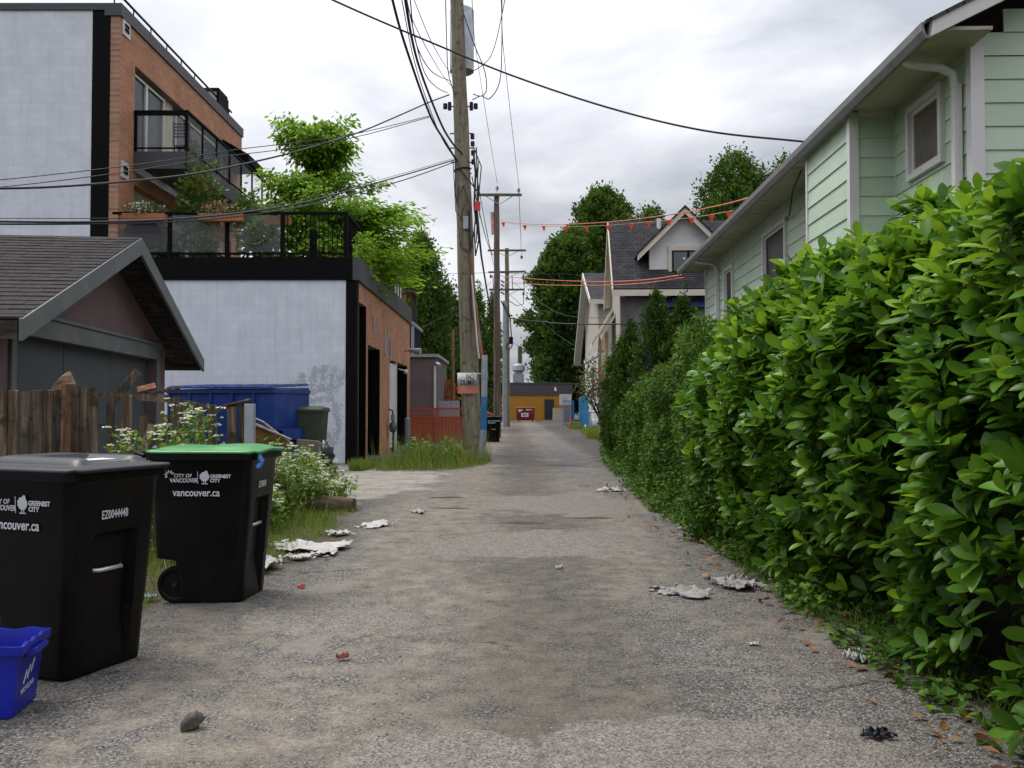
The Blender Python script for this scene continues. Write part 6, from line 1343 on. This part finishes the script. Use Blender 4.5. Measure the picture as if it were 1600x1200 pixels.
m = MB(); m.tube([(0, 0, .04), (0, 0, .75)], [.2, .03], 14); m.build('cone', orc, co, smooth=60); m = MB(); m.box(-.25, .25, -.25, .25, 0, .04); m.build('base', orc, co)
bb_ = thing('material_pile', 'pale sacks and boards piled behind the nearest blue fence panel', 'building materials', (5.6, 57.8, 0))
m = MB(); m.add(*ell(0, 0, .3, .9, .6, .45, 3, .2)); m.build('sack', paint('sack', (.42, .43, .46), .7, .2, 2), bb_, smooth=180); m = MB(); m.box(-.7, -.55, -.4, -.3, 0, 1.2); m.build('board', white_paint, bb_)

# ---------------- utility poles ----------------
polew = woodmat('pole_wood', (.10, .09, .065), (.21, .19, .14), (.30, .28, .215), (9, 9, .55), .9, .6, False, blot=(.10, .075, .05)); polew2 = woodmat('pole_wood_dark', (.06, .042, .032), (.13, .10, .08), (.21, .17, .14), (9, 9, .6), .9, .6, False)
ins = paint('insulator', (.14, .15, .17), .3, .2, bstr=0)
def pole(label, base, top, r0, r1, mat):
    t = thing('utility_pole', label, 'utility pole', base, 0, 'utility poles along the lane'); b0 = Vector(base); tp = Vector(top)-b0
    n_ = 24; pts = [tp*(k/n_)+Vector((.008*math.sin(k*1.3), 0, 0)) for k in range(n_+1)]; m = MB(); m.tube(pts, [r0+(r1-r0)*(k/n_)+.004*math.sin(k*2.1) for k in range(n_+1)], 18); m.build('shaft', mat, t, smooth=60); return t
PB1 = Vector((at_(739, 24.5), 24.5, 0)); PT1 = wp(716, 67, 24.5); d1 = PT1-PB1; PT1b = PB1+d1*1.22
p1 = pole('main leaning wooden utility pole with transformer and sign, left of the lane', PB1, PT1b, .27, .17, polew)
def on1(z): return PB1+d1*(z/d1.z)
L1 = lambda v: Vector(v)-PB1
m = MB(); cx = on1(11.6)+Vector((.08, .42, 0)); m.tube([L1(cx+Vector((0, 0, a))) for a in (-.75, -.72, 1.0, 1.05, 1.15)], [.30, .34, .34, .3, .12], 20); m.build('transformer', galv, p1, smooth=40)
m = MB(); m.box(-.12, .12, .1, .2, -.05, .6); 
b_ = on1(11.4)-PB1; m = MB(); m.box(b_.x-.1, b_.x+.1, b_.y+.12, b_.y+.3, b_.z-.1, b_.z+.4); m.build('transformer_bracket', dark_metal, p1)
b_ = on1(6.6)-PB1; m = MB(); m.box(b_.x-.02, b_.x+.12, b_.y-.30, b_.y-.2, b_.z-.3, b_.z+.05); m.build('junction_box', galv, p1, bevel=.01)
m = MB()
for z in (9.75, 9.0, 8.6, 8.2): b_ = on1(z)-PB1; m.tube([b_+Vector((-.32, 0, 0)), b_+Vector((.34, 0, 0))], .018, 6)
for z in (9.75,):
    b_ = on1(z)-PB1
    for sx in (-1, 1): m.tube([b_+Vector((sx*.3, 0, -.1)), b_+Vector((sx*.3, 0, .12))], .05, 8); m.tube([b_+Vector((sx*.42, 0, -.06)), b_+Vector((sx*.42, 0, .08))], .06, 8)
for z in (8.9, 8.7, 8.45, 8.2): b_ = on1(z)-PB1; m.tube([b_+Vector((.3, 0, -.05)), b_+Vector((.3, 0, .08))], .055, 8)
b_ = on1(7.9)-PB1; m.tube([b_+Vector((.23*math.cos(a), .23*math.sin(a), .02*a)) for a in [k*.5 for k in range(14)]], .02, 5)
m.build('cable_hardware', dark_metal, p1, smooth=60, split=True)
m = MB(); r3 = random.Random(12)
def hang(pts, r=.011): m.tube([L1(p) for p in pts], r, 5, False)
W_ = lambda px, py, Y=24.25: wp(px, py, Y)
hang([W_(712, 250), W_(711, 300), W_(714, 320), W_(716, 290)], .014); hang([W_(744, 230), W_(747, 300), W_(741, 360), W_(733, 400)], .02); hang([W_(726, 320), W_(716, 350), W_(720, 385), W_(733, 395)], .01)
hang([W_(742, 235), W_(752, 260), W_(746, 330), W_(744, 380)], .016); hang([W_(720, 300), W_(724, 290), W_(737, 330)], .012); hang([W_(735, 380), W_(733, 330)], .025); hang([W_(708, 250), W_(712, 330), W_(724, 345)], .012)
hang([W_(745, 350), W_(748, 375), W_(743, 400), W_(741, 360)], .022); hang([W_(717, 262), W_(735, 285), W_(745, 298)], .018); hang([W_(732, 330), W_(735, 420), W_(735, 470), W_(738, 500)], .022)
hang([W_(740, 240), W_(743, 270), W_(741, 320), W_(744, 350)], .03); hang([W_(738, 225), W_(748, 250), W_(745, 300), W_(750, 340)], .012)
m.build('cable_loops', wire_black, p1, smooth=60)
m = MB(); m.tube([L1(W_(735, 395, 24.2)), L1(W_(741, 470, 24.15)), L1(W_(746, 520, 24.1)), L1(W_(752, 560, 24.05))], [.035, .06, .075, .075], 8); m.build('rusty_cable_guard', paint('rust_guard', (.20, .07, .035), .8, .3, 5, dirt=(.3, .28, .25), damt=.6), p1, smooth=40)
m = MB(); m.tube([L1(W_(737, 430, 24.1)), L1(W_(746, 540, 23.95)), L1(W_(749, 560, 23.95))], .02, 6); m.build('white_strip', white_paint, p1, smooth=60)
m = MB(); m.tube([L1(W_(757, 555, 24.0)), L1(W_(756.5, 620, 24.0))], .085, 14); m.tube([L1(W_(755.5, 672, 24.0)), L1(W_(751.5, 717, 24.0))], .095, 14); m.tube([L1(W_(757, 583, 24.0)), L1(W_(757, 592, 24.0))], .095, 14); m.build('steel_riser', galv, p1, smooth=40, split=True)
m = MB(); m.tube([L1(W_(756.5, 620, 24.0)), L1(W_(755.5, 672, 24.0))], .087, 14); m.build('blue_painted_riser', paint('riser_blue', (.02, .13, .30), .6, .2, 4, dirt=(.2, .24, .28), dscale=3, damt=.5), p1, smooth=40)
# sign bent round the pole
sg = thing('no_dumping_sign', 'NO DUMPING sign with orange lower band, wrapped and tied to the main pole', 'sign', (on1(2.1).x, 24.5, 2.1))
def bent(u, z):  # u across metres from -.33
    r_ = .275; c = on1(2.1)
    x = u-.03; y = -.30+.03*math.sin(u*9)+(.25*(u-.1)**2*4 if u > .1 else 0)
    return Vector((x, y-.02, z))
def bentsheet(z0, z1, u0, u1, nn=12, lift=0):
    m = MB(); vs = [];
    for k in range(nn+1):
        u = u0+(u1-u0)*k/nn; p = bent(u, 0); vs += [(p.x, p.y-lift, z0), (p.x, p.y-lift, z1)]
    m.add(vs, [(2*k, 2*k+2, 2*k+3, 2*k+1) for k in range(nn)]); return m
o = bentsheet(-.06, .29, -.30, .22).build('sign_panel', white_paint, sg, smooth=60); s_ = o.modifiers.new('t', 'SOLIDIFY'); s_.thickness = .004; s_.offset = 1
o = bentsheet(-.27, -.06, -.29, .26, lift=.002).build('orange_band', paint('faded_orange', (.55, .16, .10), .6, .2, 6, bstr=0, dirt=(.5, .3, .25)), sg, smooth=60)
bk = paint('print_black', (.02, .02, .025), .6, bstr=0)
Mx = lambda x, z: Matrix(((1, 0, 0, x), (0, 0, -1, -.372), (0, 1, 0, z), (0, 0, 0, 1)))
text_part('printed_text', 'NO', .2, bk, sg, Mx(-.09, .12), bold=.002, xs=.68); text_part('printed_text', 'DUMPI', .2, bk, sg, Mx(-.25, -.035), bold=.001, xs=.68)
m = MB(); m.tube([(.1, -.35, .28), (.35, -.45, .26), (.42, -.5, .24)], .012, 5); m.build('tie', white_paint, sg)

def crossarm(t, base, c, w, tilt=0, brace=True, th=.12, mat=None):
    m = MB(); c = Vector(c)-Vector(base); m.bar(c+Vector((-w/2, -.2, 0)), c+Vector((w/2, -.2, tilt)), .1, th); m.build('crossarm', mat or polew2, t)
    if brace:
        m = MB()
        for s_ in (-1, 1): m.tube([c+Vector((s_*w*.3, -.2, -.05)), c+Vector((s_*.05, -.2, -.45))], .02, 6)
        m.build('arm_brace', galv, t)
def insul(t, base, pts, s=1):
    for p in pts:
        p = Vector(p)-Vector(base); m = MB(); m.tube([p, p+Vector((0, 0, .1*s)), p+Vector((0, 0, .12*s)), p+Vector((0, 0, .18*s)), p+Vector((0, 0, .2*s)), p+Vector((0, 0, .3*s))], [.02*s, .02*s, .1*s, .06*s, .09*s, .03*s], 10); m.build('insulator', ins, t, smooth=40)
Y2 = 43.6; B2 = (at_(777, Y2), Y2, 0); T2 = wp(776, 303, Y2)
p2 = pole('second wooden utility pole with a cross arm, beside the small far black bin', B2, T2, .185, .13, polew2); a2 = wp(780, 306, Y2); crossarm(p2, B2, a2, 2.2); insul(p2, B2, [a2+Vector((-.1, -.2, .15)), a2+Vector((.95, -.2, .05))])
m = MB(); m.tube([wp(769, 332, Y2)-Vector(B2), wp(770.5, 366, Y2)-Vector(B2)], .09, 10); m.build('pale_guard', paint('pale_red', (.5, .3, .27), .7), p2, smooth=40)
m = MB()
for yy in (440, 446, 452, 458): m.tube([wp(783, yy-2, Y2-.3)-Vector(B2), wp(788, yy+2, Y2-.3)-Vector(B2)], .045, 6)
m.build('cable_boot', paint('boot_blue', (.12, .2, .32), .5), p2)
Y3 = 67.6; B3 = (at_(793, Y3), Y3, 0); T3 = wp(792, 388, Y3)
p3 = pole('third utility pole with three cross arms, beside a slim steel pole', B3, T3, .20, .15, polew)
for (py, w_, tl) in ((392, 2.9, 0), (426, 2.8, .05), (453, 2.7, 0)): crossarm(p3, B3, wp(792, py, Y3), w_, tl, True, .14)
insul(p3, B3, [wp(px, py, Y3)+Vector((0, -.2, 0)) for px, py in ((815, 398), (767, 428), (817, 430), (768, 454), (818, 455))], -1.2)
m = MB()
for px in (770, 800, 818): m.tube([wp(px, 430, Y3-.3)-Vector(B3), wp(px+1, 452, Y3-.3)-Vector(B3)], .03, 5)
m.tube([wp(818, 455, Y3-.3)-Vector(B3), wp(818, 475, Y3-.3)-Vector(B3), wp(808, 478, Y3-.3)-Vector(B3), wp(795, 470, Y3-.3)-Vector(B3)], .03, 5); m.build('jumper_wires', wire_black, p3)
m = MB(); m.tube([(0, 0, 0), (0, 0, wp(788, 470, 66).z)], [.17, .13], 14); o = m.build('steel_pole', galv, None, smooth=50); o.location = (at_(788.5, 66), 66, 0); tag(o, 'pale galvanised steel pole just left of the third utility pole', 'pole')
p4 = pole('farthest utility pole rising behind the yellow building', (at_(812, 135), 135, 0), wp(812.5, 541, 135), .4, .33, polew2)
m = MB(); a4 = wp(828, 582, 130); m.tube([wp(815, 581, 130)-a4, Vector((0, 0, 0))], .05, 5); m.add(*ell(0, 0, 0, .6, .3, .12, 1, 0)); o = m.build('street_lamp_head', galv, None); o.location = a4; tag(o, 'tiny street lamp head on its arm right of the farthest pole', 'street lamp')

# ---------------- wires ----------------
orange_w = paint('orange_cable', (.55, .13, .06), .6, bstr=0)
def cable(label, pts, r=.012, mat=None, sag=0, name='overhead_cable', seg=14, grp='overhead cables', cat='cable'):
    P = [Vector(p) for p in pts]; Q = []
    for a, c in zip(P, P[1:]):
        for k in range(seg): t = k/seg; Q.append(a.lerp(c, t)-Vector((0, 0, sag*4*t*(1-t))))
    Q.append(P[-1]); m = MB(); c0 = P[0]; m.tube([q-c0 for q in Q], r, 6, False); o = m.build(name, mat or wire_black, None, smooth=180); o.location = c0; return tag(o, label, cat, grp)
def spl(pts, n=10):
    """Catmull-Rom through points"""
    P = [Vector(p) for p in pts]; P = [P[0]*2-P[1]]+P+[P[-1]*2-P[-2]]; o_ = []
    for i in range(1, len(P)-2):
        for k in range(n):
            t = k/n; o_.append(.5*((2*P[i])+(P[i+1]-P[i-1])*t+(2*P[i-1]-5*P[i]+4*P[i+1]-P[i+2])*t*t+(3*P[i]-P[i-1]-3*P[i+1]+P[i+2])*t*t*t))
    o_.append(P[-2]); return o_
def curve(label, pp, r=.012, mat=None, **k): return cable(label, spl([wp(*p) for p in pp]), r, mat, seg=1, **k)
curve('thick black cable coming overhead from the left to the main pole, lowest pair left strand', [(608, -20, 14), (632, 67, 15.8), (672, 180, 19.5), (696, 222, 22.5), (713, 250, 24.3)], .026)
curve('thick black cable overhead, right strand of the pair meeting the main pole', [(630, -20, 14), (645, 67, 15.8), (662, 125, 17.8), (690, 195, 21), (708, 225, 23.2), (722, 240, 24.3)], .026)
curve('thin lashed wire hugging the thick overhead pair', [(626, -10, 14.5), (646, 90, 16.5), (668, 160, 19), (690, 215, 22), (710, 247, 24.3)], .01)
curve('thin black wire curving down to the left insulator of the main pole', [(630, -30, 13.5), (640, 20, 15), (662, 110, 18), (682, 136, 22), (699, 145, 24.4)], .011)
curve('second thin black wire curving to the main pole below the transformer', [(640, -10, 15), (650, 67, 16), (675, 112, 20), (705, 127, 24.4)], .011)
curve('thin straight wire slanting down behind the main pole, left one', [(622, -30, 15), (640, 20, 16), (662, 67, 17), (690, 115, 22), (706, 135, 24.6)], .008)
curve('thin straight wire slanting down behind the main pole, right one', [(636, -30, 16), (655, 20, 17), (675, 67, 18), (697, 105, 23), (708, 122, 24.8)], .008)
curve('service wire looping from the top down the left side of the main pole', [(695, -40, 23), (698, 67, 23.6), (700, 110, 24), (706, 135, 24.2), (711, 148, 24.3)], .013)
curve('drip loop wire right of the main pole from the transformer', [(722, 15, 24.2), (740, 67, 24.2), (757, 110, 24.2), (760, 140, 24.2), (752, 150, 24.2), (739, 147, 24.2)], .014)
curve('outer drip loop wire right of the main pole', [(784, -40, 23), (784, 80, 23.5), (780, 130, 24), (765, 154, 24.2), (752, 150, 24.2), (738, 156, 24.2)], .013)
curve('thin wire rising right from behind the transformer', [(731, 114, 24.6), (752, 103, 24.3), (772, 75, 24), (795, -30, 23)], .012)
curve('long black service cable crossing the sky to the green house gutter', [(300, -110, 10.5), (440, -38, 11), (560, 18, 11.5), (680, 69, 12), (800, 118, 12), (950, 168, 11.6), (1100, 204, 11), (1262, 222, 10.75)], .013)
curve('black cable sloping left from the main pole insulator across the tree and brick wall', [(702, 148, 24.4), (670, 160, 23), (620, 182, 21.5), (560, 207, 20), (480, 232, 18), (400, 252, 16.5), (300, 272, 15), (180, 285, 13.5), (60, 293, 12.4), (-80, 295, 11.5)], .017)
curve('thin grey wire from the pole pair across the tree top to the left', [(672, 181, 19.6), (560, 208, 19), (470, 222, 18), (375, 233, 17), (230, 255, 16), (60, 275, 15), (-80, 288, 14)], .008)
curve('second thin grey wire just below the first across the tree top', [(671, 183, 19.6), (560, 213, 19), (450, 232, 18), (340, 246, 17), (200, 268, 16), (60, 286, 15), (-80, 300, 14)], .008)
curve('upper strand of the cable pair running left from the main pole above the deck rail', [(716, 248, 24.4), (650, 268, 22.5), (580, 288, 20.5), (480, 315, 18), (380, 332, 16), (260, 343, 14.5), (120, 347, 13), (-80, 345, 11.5)], .016)
curve('lower strand of the cable pair running left from the main pole above the deck rail', [(716, 251, 24.4), (650, 275, 22.5), (590, 293, 20.5), (490, 319, 18), (380, 337, 16), (260, 347, 14.5), (120, 350, 13), (-80, 350, 11.5)], .013)
curve('thin pale wire above the deck cable pair', [(714, 246, 24.4), (640, 268, 22.5), (570, 287, 20.5), (470, 313, 18), (370, 329, 16), (250, 340, 14.5), (-80, 341, 11.5)], .006)
# pole to pole conductors
cable('high thin conductor passing right of the main pole to the right insulator of pole two', [wp(783, -10, 19), wp(785.5, 67, 22), wp(811, 292, Y2)], .009, sag=.1)
cable('high thin conductor from the main pole top to the middle insulator of the second pole', [wp(737, -10, 23), wp(742, 67, 25), wp(777, 286, Y2)], .009, sag=.1)
cable('bundle of thin wires from the main pole toward the second pole arm, left', [on1(8.4)+Vector((.3, 0, 0)), wp(769, 400, 42)], .010, sag=.15)
cable('bundle of thin wires from the main pole toward the second pole arm, right', [on1(8.6)+Vector((.3, 0, 0)), wp(772, 415, 43)], .010, sag=.3)
cable('middle cable from the main pole down to the second pole', [on1(7.8)+Vector((.25, 0, 0)), wp(770, 398, 43)], .016, sag=.35)
cable('thick dark cable bundle from the main pole past the second pole', [wp(744, 320, 24.4), wp(752, 400, 30), wp(761, 455, 38), wp(765, 475, 43), wp(771, 495, 50), wp(786, 520, 64)], .035, sag=.0)
cable('cable from the second pole to the third pole, upper', [wp(778, 432, 43.4), wp(768, 430, Y3)], .02, sag=.1)
cable('conductor from the second pole right insulator to the third pole', [wp(811, 300, Y2), wp(815, 396, Y3)], .014, sag=.3)
cable('wire crossing level behind the poles from the left trees to the right trees', [wp(500, 430, 90), wp(640, 427, 90), wp(770, 426, 90), wp(880, 428, 90), wp(960, 430, 90)], .02, sag=.05)
cable('wire sloping up from the left tree to the third pole arm', [wp(640, 520, 50), wp(735, 470, 58), wp(767, 440, Y3)], .016, sag=.1)
cable('lowest black cable from the second pole across to the house under construction', [wp(783, 470, Y2), wp(797, 497, 44), wp(850, 503, 43), wp(900, 506, 41), wp(1000, 505, 37), wp(1090, 497, 30)], .03, sag=.03)
curve('thin wire sagging right from the third pole toward the dark trees', [(800, 440, Y3), (830, 462, 64), (870, 488, 60), (910, 496, 55), (960, 496, 50)], .016)
curve('thin straight wire sloping down right from the third pole', [(796, 460, Y3), (830, 490, 66), (870, 522, 64), (905, 545, 62)], .016)
curve('slack thin wire low at the right of the third pole', [(801, 535, Y3), (820, 546, 75), (842, 555, 85), (880, 560, 95)], .014)
curve('looped black cable and splice hanging on the second pole', [(783, 470, 43), (795, 488, 43), (798, 510, 43), (799, 525, 43), (800, 540, 43), (794, 547, 43), (791, 541, 43), (797, 533, 43)], .028)
sp_ = MB(); sp_.tube([(0, 0, -.17), (0, 0, .17)], .1, 10); o = sp_.build('cable_splice_box', plastic_black, None, smooth=40); o.location = wp(798.5, 532, 42.9); tag(o, 'small black splice box hanging from the looped cable between the far poles', 'splice box')
curve('orange sheathed cable from the second pole to the green house gutter, above the flags', [(783, 344, 43), (800, 348, 41), (860, 351, 35), (950, 347, 28), (1050, 335, 22), (1120, 322, 18.5), (1172, 309, 14.6)], .014, orange_w)
curve('upper orange cable of the low pair reaching the far gutter corner', [(788, 432, 60), (850, 437, 48), (930, 440, 36), (1000, 438, 27), (1066, 430, 20.2)], .018, orange_w)
curve('lower orange cable of the low pair reaching the far gutter corner', [(788, 441, 60), (850, 445, 48), (930, 446, 36), (1000, 443, 27), (1070, 434, 20.2)], .018, orange_w)
# string of flags
fl_ = thing('flag_string', 'string of small orange triangular flags strung from the second pole to the green house', 'flags', wp(783, 348, 43)); base = wp(783, 348, 43)
fpts = spl([wp(*p) for p in [(783, 347, 43), (820, 352, 39), (884, 354, 33), (950, 352, 28), (1020, 346, 24), (1080, 340, 20.5), (1147, 329, 16.5)]]); m = MB(); m.tube([p-base for p in fpts], .007, 5, False); m.build('string', paint('string_yellow', (.4, .38, .16), .7, bstr=0), fl_)
flm = leafmat('flag_orange', (.62, .06, .02), (.68, .09, .03), .6, .35)
for i, px in enumerate((785, 818, 852, 884, 918, 951, 984, 1017, 1048, 1079, 1112, 1143)):
    best = min(range(len(fpts)-1), key=lambda k: abs(800+FPX*fpts[k].x/fpts[k].y-px)); p = fpts[best]-base; sz = .155*p.length*0+.16; Yp = fpts[best].y; sz = 8.2*Yp/FPX
    sz = min(.34, max(.14, sz*.62+.07)); a = random.Random(i).uniform(-.5, .5); dx_, dy_ = math.cos(a), math.sin(a); m = MB()
    m.add([p+Vector((-sz/2*dx_, -sz/2*dy_, 0)), p+Vector((sz/2*dx_, sz/2*dy_, 0)), p+Vector((.02, -.01, -sz*1.15)), p+Vector((0, .02, -sz*.4))], [(0, 3, 1), (0, 2, 3), (3, 2, 1)]); m.build('flag', flm, fl_)
rt = MB(); rt.box(-.08, .08, -.03, .03, -.12, .12); o = rt.build('red_tag', paint('red_tag', (.6, .03, .03), .5), None); o.location = wp(746, 322, 24.1); tag(o, 'small red tag hanging among the cables on the main pole', 'tag')
# weeds at the pole foot
weed('leafy weed clump at the foot of the main pole', -1.55, 22.6, .75, .35, 12, 40, 31, fl=.0, grp='green weeds by the main pole'); weed('tall weed clump between the bollard and the main pole', -2.4, 22.2, .7, .45, 14, 40, 32, fl=.1, grp='green weeds by the main pole')
